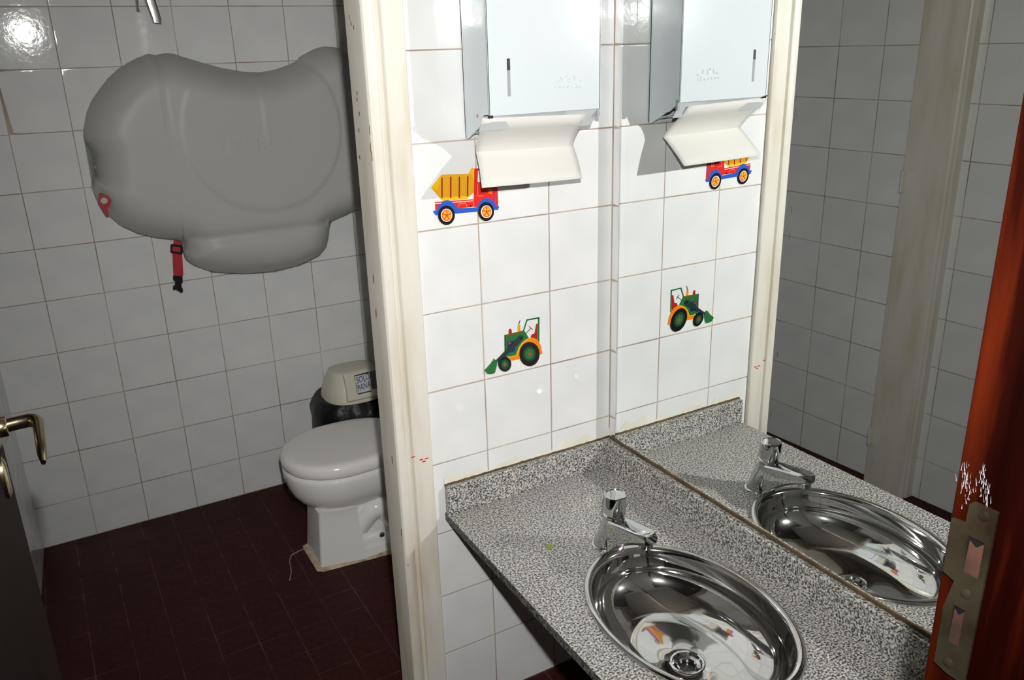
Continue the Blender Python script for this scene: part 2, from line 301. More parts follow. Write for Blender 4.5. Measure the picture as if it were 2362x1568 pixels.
# left post stands on the left wall
yl0 = 1.845
pl_ = [(-0.33, yl0 + 0.012), (-0.33, yl0), (-0.286, yl0), (-0.283, yl0 + 0.002), (-0.281, yl0 + 0.010), (-0.272, yl0 + 0.010), (-0.270, yl0 + 0.002), (-0.262, yl0 - 0.002), (-0.254, yl0 + 0.001), (-0.250, yl0 + 0.006), (-0.249, yl0 + 0.16), (-0.254, yl0 + 0.185), (-0.33, yl0 + 0.185)]
pq = jamb_post(tr, pl_, 2.45)
for zc in (1.29, 0.225):
    h = G().box((-0.2515, yl0 + 0.132, zc - 0.040), (-0.2475, yl0 + 0.162, zc + 0.040), 0.001).out('hinge_leaf', 'cream', tr)
    G().tube([(-0.240, yl0 + 0.176, zc - 0.04), (-0.240, yl0 + 0.176, zc + 0.04)], 0.0055, 12).out('hinge_pin', 'cream', h, True)
    G().box((-0.252, yl0 + 0.16, zc - 0.03), (-0.236, yl0 + 0.172, zc + 0.03), 0.001).out('hinge_knuckle', 'cream', h)
g = G().box((-0.33, 1.80, 2.45), (0.76, 1.86, 2.55), 0.003); g.out('head', 'cream', tr)
wt = G().box((-0.40, 1.80, 2.55), (0.7536, 1.86, TOP)).out('wall_transom', 'plaster', origin=(0, 1.8, 2.5)); tag(wt, kind='structure')

# ---------------------------------------------------------------- mirror
mv = [(XM, MY0, MZ0), (XM, MY1, MZ0), (XM, MY1, MZ1), (XM, MY0, MZ1), (XM + 0.006, MY0, MZ0), (XM + 0.006, MY1, MZ0), (XM + 0.006, MY1, MZ1), (XM + 0.006, MY0, MZ1)]
mf = [(0, 1, 2, 3), (4, 5, 6, 7), (0, 1, 5, 4), (1, 2, 6, 5), (2, 3, 7, 6), (3, 0, 4, 7)]
mr = empty('wall_mirror', (XM, 1.1, MZ0), 'large frameless wall mirror above the granite counter', 'mirror')
link('mirror_glass', mv, mf, None, mr, mats=[M['mirror'], M['clear'], M['glassedge']], fmat=[0, 1, 2, 2, 2, 2])

lb = [(XM + 0.0065, -0.2, MZ0 + 0.0005), (2.75, -0.2, MZ0 + 0.0005), (2.75, MY1 - 0.0165, MZ0 + 0.0005), (XM + 0.0065, MY1 - 0.0165, MZ0 + 0.0005)]  # added unseen box: keeps surfaces lit by the added lamp out of the mirror
lb += [(x, y, MZ1 + 0.2 if x > 2 else MZ1 - 0.012) for x, y, z in lb]
link('added_lamp_box', lb, [(0, 1, 2, 3), (4, 5, 6, 7), (0, 1, 5, 4), (1, 2, 6, 5), (2, 3, 7, 6)], M['void'], mr)
# ---------------------------------------------------------------- counter
ZC = 0.655; SX, SY, SA, SB = 1.048, 1.120, 0.194, 0.275
co = empty('counter', (1.05, 1.1, ZC - 0.022), 'speckled grey granite washstand counter holding the oval steel sink', 'counter')
def slab_with_hole():
    n = 96; XR, X0a, X0b, Y0, Y1 = XC, 0.764, 0.7845, 0.42, YD
    quad = [(XR, Y0), (XR, Y1), (X0b, Y1), (X0a, Y0)]
    def hit(a):
        dx, dy = math.cos(a), math.sin(a); best = None
        for (ax_, ay_), (bx_, by_) in zip(quad, quad[1:] + quad[:1]):
            ex, ey = bx_ - ax_, by_ - ay_; det = ex * dy - ey * dx
            if abs(det) < 1e-9: continue
            t = (ex * (ay_ - SY) - ey * (ax_ - SX)) / det; s_ = (dx * (ay_ - SY) - dy * (ax_ - SX)) / det
            if t > 0 and -1e-6 <= s_ <= 1 + 1e-6: best = t
        return (SX + dx * best, SY + dy * best)
    ang = sorted([2 * math.pi * i / n for i in range(n)] + [math.atan2(q[1] - SY, q[0] - SX) % (2 * math.pi) for q in quad])
    ins = [(SX + SA * 0.94 * math.cos(a), SY + SB * 0.94 * math.sin(a)) for a in ang]; outp = [hit(a) for a in ang]; zt, zb = ZC, ZC - 0.022
    rings = [[(x, y, zt) for x, y in ins], [(x, y, zt) for x, y in outp], [(x, y, zb) for x, y in outp], [(x, y, zb) for x, y in ins]]
    g = G(); g.loft(rings + [rings[0]], caps=(False, False)); N = len(ang)
    fm = []
    for i in range(4):
        for j in range(N): fm.append(1 if i == 1 else 0)
    return g, fm
g, fm = slab_with_hole(); link('counter_slab', g.v, g.f, None, co, mats=[M['granite'], M['granite_edge']], fmat=fm)
b1 = G().box((0.787, YD - 0.020, ZC), (XC - 0.001, YD - 0.0005, 0.7345), 0.0018).out('backsplash', 'granite', co)
b2 = G().box((1.289, 0.42, ZC), (XC - 0.001, YD - 0.0205, 0.7385), 0.0018).out('backsplash', 'granite', co)
# rusty sealant line under the mirror, beige residue on the tiles
g = G(); ys = [0.42 + i * (1.755 - 0.42) / 60 for i in range(61)]
g.loft([[(1.3075 - random.uniform(0, 0.002), y, 0.7375), (1.3055, y, 0.7475 + random.uniform(-0.001, 0.0015)), (XC, y, 0.749), (XC, y, 0.7375)] for y in ys])
tag(g.out('trim_2', 'rust', origin=(1.31, 1.1, 0.74)), 'brown sealant line between mirror and backsplash', kind='structure')
g = G(); xs = [0.787 + i * (XC - 0.787) / 46 for i in range(47)]; hh = [0.0]
for i in range(46): hh.append(hh[-1] * 0.75 + random.gauss(0, 0.006))
g.loft([[(x, YD - 0.0025, 0.7340), (x, YD - 0.0012, 0.7340 + 0.024 + max(-0.016, min(0.016, h_))), (x, YD + 0.001, 0.7340)] for x, h_ in zip(xs, hh)])
tag(g.out('trim_3', 'grime', origin=(1.0, YD, 0.735)), 'beige glue residue above the backsplash', kind='structure')
g = G(); g.loft([[(x, YD - 0.0045, 0.7335), (x, YD - 0.0035, 0.7395 + random.uniform(-0.0012, 0.0015)), (x, YD + 0.0005, 0.7400), (x, YD + 0.0005, 0.7335)] for x in xs])
tag(g.out('trim_4', 'rust', origin=(1.0, YD, 0.735)), 'thin grimy joint along the backsplash', kind='structure')
sp = [(0.9257,1.5007),(0.9331,1.5004),(0.9406,1.5002),(0.9409,1.4888),(0.9405,1.4824),(0.9322,1.4832),(0.9249,1.4835),(0.9225,1.4916)]
tag(G().prism(sp, 'z', ZC, ZC + 0.0015).out('green_scrap', 'green', origin=(sp[0][0], sp[0][1], ZC)), 'tiny green scrap lying on the granite left of the faucet', 'scrap')

# ---------------------------------------------------------------- sink
sk = empty('sink_basin', (SX, SY, 0.53), 'oval polished stainless steel sink basin set into the counter', 'sink')
prof = [(1.0, ZC + 0.0005), (0.998, ZC + 0.004), (0.990, ZC + 0.0075), (0.975, ZC + 0.009), (0.945, ZC + 0.0085), (0.925, ZC + 0.006), (0.912, ZC + 0.001), (0.905, ZC - 0.006), (0.885, ZC - 0.022), (0.872, ZC - 0.029), (0.862, ZC - 0.033)]
zb = 0.532; z0 = ZC - 0.033
for i in range(1, 19):
    t = i / 18 * math.pi / 2; prof.append((0.862 * math.cos(t) ** 0.9 if i < 18 else 0.0, z0 - (z0 - zb) * math.sin(t) ** 1.0))
prof = [p for p in prof if p[0] > 0.16]; DX, DY = SX - 0.004, SY - 0.010
rings = []
for r, z in prof:
    k = max(0.0, (0.5 - r) / 0.34) if r < 0.5 else 0.0; ra, rb = SA * r, SB * r
    ra = ra * (1 - k) + 0.034 * k; rb = rb * (1 - k) + 0.034 * k; ccx = SX * (1 - k) + DX * k; ccy = SY * (1 - k) + DY * k
    rings.append([(ccx + ra * math.cos(2 * math.pi * j / 96), ccy + rb * math.sin(2 * math.pi * j / 96), z) for j in range(96)])
rings.append([(DX + 0.0335 * math.cos(2 * math.pi * j / 96), DY + 0.0335 * math.sin(2 * math.pi * j / 96), zb - 0.001) for j in range(96)])
outer = [[(x, y, z - 0.003) for x, y, z in r] for r in rings[::-1]]
outer[-1] = [(x, y, z + 0.0025) for x, y, z in outer[-1]]
g = G(); g.loft(rings + outer + [rings[0]], caps=(False, False)); g.out('bowl', 'steel', sk, True, sharp=50)
dr = G().lathe((DX, DY, zb), [(0.0400, 0.000), (0.0398, 0.0025), (0.037, 0.004), (0.033, 0.0035), (0.029, -0.002), (0.022, -0.004), (0.0195, -0.0025), (0.0175, -0.004), (0.0165, -0.03), (0.012, -0.031)], 40, caps=(False, True)).out('drain_ring', 'chrome', sk, True)
G().lathe((DX, DY, zb), [(0.0163, -0.012), (0.0163, -0.0285), (0.0, -0.0286)][:2] + [(0.001, -0.0285)], 32).out('drain_hole', 'black', dr)

# ---------------------------------------------------------------- faucet
fc = empty('faucet', (1.053, 1.430, ZC), 'chrome push-button faucet at the far end of the sink', 'faucet')
bx, by = 1.053, 1.430
def ax(z): return by - 0.036 * min(1.0, (z - ZC) / 0.10) - 0.004 * max(0.0, (z - ZC - 0.10) / 0.06)     # the body leans towards the bowl
G().lathe((bx, by, ZC), [(0.032, 0), (0.032, 0.003), (0.0305, 0.0045), (0.0285, 0.005), (0.02, 0.005)], 36).out('base_ring', 'chrome', fc, True)
rings = []
for z, a, b, off in ((0.0, 0.0285, 0.0285, 0), (0.02, 0.0275, 0.028, -0.000), (0.045, 0.0265, 0.030, -0.003), (0.065, 0.0258, 0.032, -0.006), (0.080, 0.0252, 0.029, -0.004), (0.09, 0.0248, 0.026, -0.001), (0.096, 0.024, 0.024, 0.0)):
    rings.append([(bx + a * math.cos(2 * math.pi * j / 40), ax(ZC + z) + off + b * math.sin(2 * math.pi * j / 40), ZC + z) for j in range(40)])
g = G(); g.loft(rings)
rings = []                                            # spout: squarish, rising a little towards the tip
for i in range(14):
    t = i / 13; y = by - 0.045 - t * 0.130; zt = ZC + 0.097 + 0.026 * t - 0.004 * max(0, t - 0.85) / 0.15; h = 0.060 * (1 - t) ** 1.8 + 0.030; w_ = 0.0250 - 0.003 * t
    if i == 13: w_ *= 0.80; h *= 0.72; zt -= 0.003
    if i == 12: w_ *= 0.95; h *= 0.93
    q = rrect(-w_, -h, w_, 0, min(0.008, w_ * 0.4), 5); rings.append([(bx + a, y, zt + b) for a, b in q])
g.loft(rings); g.out('body', 'chrome', fc, True, sharp=40)
G().lathe((bx, by - 0.158, ZC + 0.079), [(0.0135, 0.0), (0.016, 0.0015), (0.016, 0.016), (0.0125, 0.018)], 28).out('aerator', 'chrome', fc, True)
rings = []
for z, r in ((0.095, 0.020), (0.098, 0.0245), (0.101, 0.0255), (0.104, 0.0255), (0.106, 0.0230), (0.110, 0.0230), (0.112, 0.0270), (0.155, 0.0275), (0.1580, 0.0262), (0.1585, 0.0240), (0.1570, 0.0230), (0.1575, 0.0)):
    rings.append([(bx + max(r, 0.0005) * math.cos(2 * math.pi * j / 40), ax(ZC + z) + max(r, 0.0005) * math.sin(2 * math.pi * j / 40), ZC + z) for j in range(40)])
G().loft(rings).out('push_button', 'chrome', fc, True, sharp=35)

# ---------------------------------------------------------------- towel dispenser
td = empty('towel_dispenser', (1.04, YD, 1.63), 'white enamelled metal paper towel dispenser beside the mirror', 'dispenser')
X0, X1, YF = 0.893, 1.186, 1.651; ZF, ZW, ZT = 1.6705, 1.6160, 2.13
g = G(); yw = YD - 0.002
side = [(yw, ZW), (yw, ZT), (YF + 0.006, ZT), (YF + 0.006, ZF - 0.002), (YF + 0.030, ZF - 0.016), (yw - 0.012, ZW - 0.001)]
g.prism(side, 'x', X0, X0 + 0.004); g.prism(side, 'x', X1 - 0.004, X1); g.box((X0, yw - 0.003, ZW), (X1, yw, ZT)); g.box((X0, YF + 0.006, ZT - 0.004), (X1, yw, ZT))
g.out('housing', 'white_metal', td)
g = G(); flap = [(0.0, 0.0)]
cov = [(YF + 0.058, ZF - 0.020), (YF + 0.064, ZF + 0.01), (YF + 0.068, ZF + 0.06), (YF + 0.070, ZT - 0.03), (YF + 0.07, ZT + 0.002), (YF + 0.002, ZT + 0.002), (YF, ZT), (YF, ZF), (YF + 0.010, ZF - 0.003), (YF + 0.035, ZF - 0.022), (YF + 0.045, ZF - 0.0255), (YF + 0.052, ZF - 0.025)]
g.prism(cov, 'x', X0 - 0.0015, X0 + 0.001); g.prism(cov, 'x', X1 - 0.001, X1 + 0.0015)
g.box((X0 - 0.0015, YF, ZF), (X1 + 0.0015, YF + 0.0035, ZT + 0.002), 0.001)
cvr = g.out('cover', 'white_metal', td)
w1 = [(0.9396,1.789),(0.9441,1.7104)]
G().box((w1[0][0], YF - 0.0008, w1[1][1]), (w1[0][0] + 0.0072, YF + 0.001, w1[0][1])).out('level_window', 'smoke', cvr)
G().box((w1[0][0], YF - 0.0012, w1[0][1] - 0.024), (w1[0][0] + 0.0072, YF + 0.001, w1[0][1])).out('level_window_gap', 'black', cvr)
G().box((X0 - 0.002, YF - 0.001, ZF - 0.004), (X0 + 0.008, YF + 0.006, ZF + 0.002), 0.0005).out('corner_slot', 'black', cvr)
G().box((X1 - 0.004, YF + 0.004, ZF - 0.018), (X1 + 0.004, YF + 0.012, ZF + 0.006), 0.0005).out('corner_catch', 'smoke', cvr)
s1 = [(1.7067,1.6692)][0]
G().lathe((X0 - 0.0015, s1[0], s1[1]), [(0.0045, 0), (0.0045, -0.001), (0.003, -0.002), (0.0008, -0.0012)], 16, 'x').out('screw', 'brushed', cvr, True)
g = G()
for a, b in [(1.0792,1.7451),(1.0926,1.7469),(1.1002,1.7428),(1.1151,1.7447),(1.116,1.7395),(1.0684,1.7366),(1.0764,1.7364),(1.0993,1.7367),(1.1325,1.7346),(1.0638,1.7257),(1.0745,1.7252),(1.0866,1.724),(1.0971,1.7233),(1.1092,1.7227),(1.1213,1.722),(1.1302,1.7229),(1.1215,1.7288),(1.0805,1.74)]: g.lathe((a, YF - 0.0002, b), [(0.0030, 0), (0.0026, -0.0007), (0.0012, -0.0014), (0.0002, -0.0015)], 10, 'y')
tag(g.out('embossed_dots', 'white_metal', cvr, True), 'raised dots pressed into the cover', kind='stuff')
# sloping underside with the towel slot
yl_, zl_ = 1.684, 1.6395
lipx = [(0.8803,1.6377),(0.9421,1.6362),(0.9992,1.6453),(1.0934,1.6425),(1.109,1.6335),(1.1558,1.6314)]
cut = [(X0 + 0.004, lipx[0][1])] + lipx + [(X1 - 0.004, lipx[-1][1])]
v = []; f = []
for x, d in cut: v += [(x, YF + 0.004, ZF + 0.0005), (x, 1.6815, d), (x, YF + 0.004, ZF + 0.003), (x, 1.6815, d + 0.0016)]
for i in range(len(cut) - 1):
    a = i * 4; b = a + 4; f += [(a, b, b + 1, a + 1), (a + 2, a + 3, b + 3, b + 2), (a + 1, b + 1, b + 3, a + 3), (a, a + 2, b + 2, b)]
link('bottom_plate', v, f, M['shade'], td)
g = G()
for xa, xb in ((X0 + 0.004, X0 + 0.012), (1.160, X1 - 0.004)): g = G(); g.loft([[(xa, yl_, zl_), (xb, yl_, zl_), (xb, yw, ZW + 0.004), (xa, yw, ZW + 0.004)], [(xa, yl_, zl_ + 0.002), (xb, yl_, zl_ + 0.002), (xb, yw, ZW + 0.006), (xa, yw, ZW + 0.006)]]); g.out('bottom_ledge', 'shade', td)
# the sheet hanging out: down and forward to a fold, then hanging
pw = []
P0 = [(0.8842,1.6402),(1.1564,1.6333)]; P1 = [(0.8976,1.5863),(1.1671,1.5798)]; P2 = [(0.8762,1.5144),(1.1488,1.5096)]
def seg(t, a, b): return [a[i][k] + (b[i][k] - a[i][k]) * t for i in (0, 1) for k in (0, 1)]
prof_ = []
for t_ in (-0.5, 0.0, 0.3, 0.6, 0.85, 0.97): prof_.append((1.683 + 0.050 * t_ + 0.006 * math.sin(math.pi * max(t_, 0)), *seg(t_, P0, P1)))
for t_ in (0.0, 0.03, 0.12, 0.3, 0.5, 0.75, 1.0): prof_.append((1.733 - 0.065 * t_ - 0.004 * math.sin(math.pi * t_), *seg(t_, P1, P2)))
nx = 14; pv = []; pf = []
for y, xa_, za_, xb_, zb2 in prof_:
    for i in range(nx + 1): t = i / nx; pv.append((xa_ + (xb_ - xa_) * t, y + 0.0012 * math.sin(5 * t + za_ * 30), za_ + (zb2 - za_) * t))
for i in range(len(prof_) - 1):
    for j in range(nx): q = i * (nx + 1) + j; pf.append((q, q + 1, q + nx + 2, q + nx + 1))
pt = link('paper_towel', pv, pf, M['paper'], None, True, origin=(1.0, 1.67, 1.60), sharp=60)
so = pt.modifiers.new('thickness', 'SOLIDIFY'); so.thickness = 0.0006
tag(pt, 'folded white paper towel hanging out under the dispenser', 'paper towel')

# ---------------------------------------------------------------- stickers on the tiles
def flat(parent, name, mt, poly, lay_, y=YD, label=None):
    y1 = y - 0.0006 - 0.0004 * lay_; g = G()
    n = len(poly); v = [(x, y1, z) for x, z in poly] + [(x, y + 0.0002, z) for x, z in poly]
    g.add(v, [tuple(range(n)), tuple(range(2 * n - 1, n - 1, -1))] + [(i, (i + 1) % n, n + (i + 1) % n, n + i) for i in range(n)])
    o = g.out(name, mt, parent)
    if label: o['label'] = label
    return o
ts = empty('truck_sticker', (0.89, YD, 1.42), 'toy dump truck sticker, red cab and yellow skip, below the dispenser', 'sticker')
flat(ts, 'chassis', 'p_red', [(0.8065,1.4764),(0.9068,1.4715),(0.906,1.4537),(0.8631,1.4543),(0.8062,1.456)], 0)
flat(ts, 'chassis_stripe', 'p_white', [(0.8073,1.4734),(0.9055,1.4686),(0.9054,1.4671),(0.8072,1.4716)], 1)
flat(ts, 'side_plate', 'p_pink', [(0.8662,1.4576),(0.8668,1.4635),(0.8703,1.4657),(0.8857,1.4649),(0.8888,1.4616),(0.8885,1.4561)], 1)
flat(ts, 'side_panel', 'p_red', [(0.8677,1.4574),(0.8683,1.4624),(0.871,1.4642),(0.8849,1.4634),(0.8873,1.461),(0.8871,1.456)], 2)
flat(ts, 'tank_cap', 'p_black', [(0.8948,1.4546),(0.8957,1.4572),(0.899,1.4584),(0.9013,1.4562),(0.9018,1.4542)], 2)
sk_ = flat(ts, 'skip', 'p_amber', [(0.798,1.5106),(0.8269,1.5374),(0.8972,1.5329),(0.9067,1.5466),(0.9135,1.5443),(0.9094,1.4878),(0.9063,1.4864),(0.8899,1.4737),(0.8254,1.4772),(0.8234,1.4794)], 1)
flat(sk_, 'skip_end', 'p_yellow', [(0.798,1.5106),(0.8261,1.5362),(0.8148,1.5023)], 2)
flat(sk_, 'skip_floor', 'p_yellow', [(0.8226,1.4795),(0.8257,1.4824),(0.8968,1.4795),(0.8899,1.4737),(0.8254,1.4771)], 2)
flat(sk_, 'skip_head', 'p_yellow', [(0.8994,1.5327),(0.9071,1.5463),(0.9125,1.5444),(0.9096,1.5107),(0.9059,1.5306)], 2)
for st in [[(0.8259,1.5308),(0.8293,1.5305),(0.8265,1.484),(0.8231,1.484)], [(0.8483,1.5307),(0.8521,1.5303),(0.8489,1.4815),(0.8452,1.4814)], [(0.8709,1.5285),(0.8748,1.5281),(0.8715,1.4786),(0.8678,1.4784)], [(0.8928,1.5273),(0.8967,1.5273),(0.8933,1.4801),(0.8897,1.48)]]:
    flat(sk_, 'rib', 'p_dred', st, 2)
cb = flat(ts, 'cab', 'p_red', [(0.9129,1.5435),(0.9646,1.5414),(0.9731,1.499),(0.974,1.4473),(0.9068,1.4532)], 2)
flat(cb, 'cab_window', 'p_white', [(0.9221,1.5375),(0.9576,1.5361),(0.964,1.5085),(0.9197,1.5112)], 3)
flat(cb, 'door_line', 'p_pink', [(0.9192,1.5071),(0.9207,1.5069),(0.9194,1.4788),(0.934,1.4776),(0.934,1.4763),(0.9175,1.4775)], 3)
for st in [[(0.9491,1.4922),(0.9507,1.492),(0.9502,1.4801),(0.9487,1.4803)], [(0.9528,1.4918),(0.9543,1.4916),(0.9538,1.4797),(0.9523,1.4799)], [(0.9564,1.4914),(0.9579,1.4913),(0.9574,1.4793),(0.9559,1.4795)]]: flat(cb, 'vent_line', 'p_yellow', st, 3)
flat(cb, 'blue_line', 'p_blue', [(0.9669,1.4837),(0.9687,1.4835),(0.965,1.4544),(0.9632,1.4553)], 3)
flat(ts, 'fender', 'p_blue', [(0.7998,1.4559),(0.8083,1.4558),(0.8147,1.4661),(0.8222,1.4718),(0.8296,1.4764),(0.8383,1.4778),(0.8468,1.4742),(0.8551,1.4668),(0.8632,1.4547),(0.9148,1.4514),(0.9205,1.4594),(0.9283,1.4665),(0.936,1.4707),(0.9436,1.4712),(0.9518,1.4682),(0.9599,1.461),(0.9678,1.448),(0.9763,1.4464),(0.9721,1.4387),(0.9614,1.4393),(0.9174,1.4411),(0.856,1.4432),(0.8056,1.4454)], 4)
for parts in [([(0.8552,1.4396),(0.8545,1.4352),(0.853,1.431),(0.8508,1.4272),(0.8478,1.424),(0.8444,1.4216),(0.8405,1.4199),(0.8363,1.4191),(0.832,1.4192),(0.8278,1.4202),(0.8238,1.422),(0.8202,1.4246),(0.8171,1.4279),(0.8146,1.4317),(0.8129,1.4359),(0.8119,1.4403),(0.8118,1.4448),(0.8125,1.4492),(0.814,1.4534),(0.8162,1.4571),(0.8191,1.4602),(0.8225,1.4627),(0.8263,1.4643),(0.8305,1.4652),(0.8347,1.4651),(0.8389,1.4642),(0.8429,1.4625),(0.8465,1.4599),(0.8497,1.4567),(0.8522,1.4529),(0.854,1.4487),(0.855,1.4442)], [(0.8482,1.4405),(0.8478,1.4375),(0.8467,1.4347),(0.8452,1.4322),(0.8432,1.4301),(0.8409,1.4284),(0.8382,1.4273),(0.8354,1.4267),(0.8325,1.4268),(0.8296,1.4275),(0.8269,1.4287),(0.8244,1.4304),(0.8223,1.4326),(0.8206,1.4352),(0.8194,1.438),(0.8187,1.441),(0.8186,1.444),(0.8191,1.447),(0.8201,1.4497),(0.8216,1.4522),(0.8236,1.4543),(0.8259,1.456),(0.8286,1.4571),(0.8314,1.4577),(0.8343,1.4576),(0.8371,1.457),(0.8399,1.4558),(0.8423,1.4541),(0.8445,1.4519),(0.8462,1.4493),(0.8474,1.4465),(0.8481,1.4435)], [(0.8462,1.4407),(0.8458,1.4382),(0.8449,1.4358),(0.8436,1.4336),(0.8419,1.4318),(0.8399,1.4304),(0.8376,1.4294),(0.8352,1.429),(0.8327,1.429),(0.8303,1.4296),(0.828,1.4306),(0.8258,1.4321),(0.824,1.434),(0.8226,1.4362),(0.8216,1.4386),(0.821,1.4411),(0.8209,1.4437),(0.8213,1.4463),(0.8222,1.4486),(0.8235,1.4508),(0.8251,1.4526),(0.8272,1.454),(0.8294,1.455),(0.8318,1.4554),(0.8343,1.4554),(0.8367,1.4549),(0.8391,1.4538),(0.8412,1.4524),(0.843,1.4505),(0.8445,1.4483),(0.8455,1.4459),(0.8461,1.4433)], [[(0.8334,1.4404),(0.8384,1.4316),(0.8366,1.431),(0.8347,1.4307),(0.8328,1.4307),(0.8309,1.4311),(0.8291,1.4319),(0.8275,1.4329)], [(0.8316,1.4419),(0.8257,1.4346),(0.8245,1.4362),(0.8236,1.438),(0.8229,1.4399),(0.8226,1.4419),(0.8227,1.4439),(0.823,1.4459)], [(0.8325,1.4439),(0.8238,1.4481),(0.8249,1.4497),(0.8261,1.4511),(0.8277,1.4523),(0.8293,1.4531),(0.8312,1.4536),(0.833,1.4538)], [(0.8347,1.4437),(0.8353,1.4535),(0.8372,1.4529),(0.8389,1.452),(0.8405,1.4508),(0.8418,1.4493),(0.8429,1.4476),(0.8438,1.4457)], [(0.8353,1.4415),(0.8444,1.4433),(0.8445,1.4413),(0.8443,1.4393),(0.8437,1.4374),(0.8429,1.4357),(0.8417,1.4341),(0.8403,1.4328)]]),
              ([(0.9611,1.4359),(0.9605,1.4315),(0.9591,1.4273),(0.9569,1.4235),(0.9541,1.4204),(0.9507,1.4179),(0.9469,1.4162),(0.9427,1.4154),(0.9385,1.4155),(0.9343,1.4164),(0.9304,1.4182),(0.9268,1.4208),(0.9236,1.4241),(0.9211,1.4279),(0.9193,1.432),(0.9183,1.4365),(0.9181,1.441),(0.9187,1.4454),(0.9201,1.4495),(0.9223,1.4532),(0.9251,1.4563),(0.9284,1.4588),(0.9322,1.4605),(0.9363,1.4613),(0.9404,1.4613),(0.9446,1.4604),(0.9486,1.4586),(0.9522,1.4561),(0.9554,1.4529),(0.9579,1.4491),(0.9598,1.4449),(0.9608,1.4405)], [(0.955,1.4362),(0.9546,1.4333),(0.9536,1.4305),(0.9521,1.4279),(0.9501,1.4258),(0.9477,1.4242),(0.9451,1.423),(0.9422,1.4225),(0.9393,1.4226),(0.9364,1.4232),(0.9336,1.4244),(0.9311,1.4262),(0.9289,1.4284),(0.9271,1.4309),(0.9259,1.4337),(0.9252,1.4367),(0.925,1.4398),(0.9254,1.4427),(0.9264,1.4455),(0.9279,1.448),(0.9298,1.4501),(0.9322,1.4517),(0.9348,1.4529),(0.9376,1.4534),(0.9406,1.4534),(0.9435,1.4528),(0.9463,1.4516),(0.9488,1.4498),(0.951,1.4477),(0.9528,1.4451),(0.954,1.4423),(0.9548,1.4393)], [(0.9525,1.4365),(0.9522,1.434),(0.9514,1.4316),(0.9502,1.4294),(0.9485,1.4276),(0.9466,1.4262),(0.9444,1.4253),(0.9421,1.4248),(0.9397,1.4248),(0.9373,1.4254),(0.935,1.4264),(0.933,1.4279),(0.9312,1.4297),(0.9297,1.4319),(0.9287,1.4343),(0.9281,1.4368),(0.928,1.4394),(0.9284,1.4419),(0.9292,1.4443),(0.9304,1.4464),(0.932,1.4482),(0.9339,1.4497),(0.9361,1.4506),(0.9384,1.4511),(0.9408,1.4511),(0.9432,1.4506),(0.9454,1.4496),(0.9475,1.4481),(0.9493,1.4463),(0.9507,1.4441),(0.9518,1.4417),(0.9524,1.4391)], [[(0.9401,1.4361),(0.9451,1.4273),(0.9434,1.4267),(0.9416,1.4264),(0.9397,1.4264),(0.9379,1.4268),(0.9361,1.4276),(0.9345,1.4286)], [(0.9384,1.4377),(0.9328,1.4302),(0.9316,1.4319),(0.9307,1.4337),(0.93,1.4356),(0.9297,1.4376),(0.9297,1.4396),(0.93,1.4416)], [(0.9391,1.4396),(0.9308,1.4438),(0.9317,1.4454),(0.933,1.4468),(0.9344,1.448),(0.936,1.4489),(0.9378,1.4494),(0.9396,1.4495)], [(0.9415,1.4393),(0.9418,1.4493),(0.9436,1.4487),(0.9453,1.4478),(0.9468,1.4466),(0.9482,1.4451),(0.9493,1.4434),(0.9501,1.4415)], [(0.942,1.4372),(0.9507,1.4392),(0.9509,1.4371),(0.9507,1.4351),(0.9502,1.4332),(0.9494,1.4314),(0.9483,1.4299),(0.947,1.4285)]])]:
    wh = flat(ts, 'wheel', 'p_black', parts[0], 5); flat(wh, 'wheel_rim', 'p_white', parts[1], 6); flat(wh, 'hub', 'p_red', parts[2], 7)
    for q in parts[3]: flat(wh, 'hub_sector', 'p_yellow', q, 8)

tt = empty('tractor_sticker', (1.0, YD, 1.03), 'green toy tractor sticker with front bucket and orange fender', 'sticker')
for q in [[(1.0393,1.1133),(1.051,1.1419),(1.0473,1.1437),(1.0356,1.1151)], [(1.0483,1.1399),(1.0872,1.1389),(1.0865,1.1431),(1.0476,1.144)], [(1.0822,1.1431),(1.0809,1.0756),(1.0855,1.0747),(1.0867,1.1423)]]: flat(tt, 'cab_bar', 'p_green', q, 0)
flat(tt, 'seat', 'p_dred', [(1.0581,1.0899),(1.0598,1.0958),(1.0629,1.1),(1.0706,1.1006),(1.0731,1.1112),(1.0765,1.1257),(1.0798,1.1267),(1.0813,1.1248),(1.0799,1.0807)], 0)
flat(tt, 'steering_wheel', 'p_grey', [(1.0454,1.1043),(1.0602,1.1166),(1.0588,1.1179),(1.0441,1.1056)], 0)
flat(tt, 'steering_wheel', 'p_grey', [(1.0536,1.1234),(1.0638,1.112),(1.0653,1.1131),(1.0551,1.1245)], 1)
ex = flat(tt, 'exhaust', 'p_orange', [(1.0196,1.1326),(1.0278,1.1316),(1.0273,1.1138),(1.0191,1.1141)], 0)
flat(ex, 'exhaust_stripe', 'p_yellow', [(1.0196,1.1326),(1.0229,1.1323),(1.0224,1.1141),(1.0191,1.1141)], 1)  # printed yellow stripe on the exhaust
flat(ex, 'exhaust_pipe', 'p_grey', [(1.0225,1.1323),(1.0232,1.1371),(1.0251,1.1415),(1.0273,1.1455),(1.0291,1.1441),(1.0272,1.1404),(1.0256,1.136),(1.0248,1.1319)], 0)
flat(tt, 'lamp', 'p_dred', [(0.9925,1.1147),(0.9934,1.1245),(0.9953,1.1272),(0.9979,1.1278),(1.0006,1.1262),(1.0022,1.1228),(1.0026,1.1145)], 0)
bd = flat(tt, 'bonnet', 'p_green', [(0.9801,1.1139),(1.0375,1.1156),(1.0404,1.1136),(1.0536,1.0908),(1.0343,1.0801),(1.0202,1.0622),(1.0139,1.0511),(0.9795,1.0541)], 1)
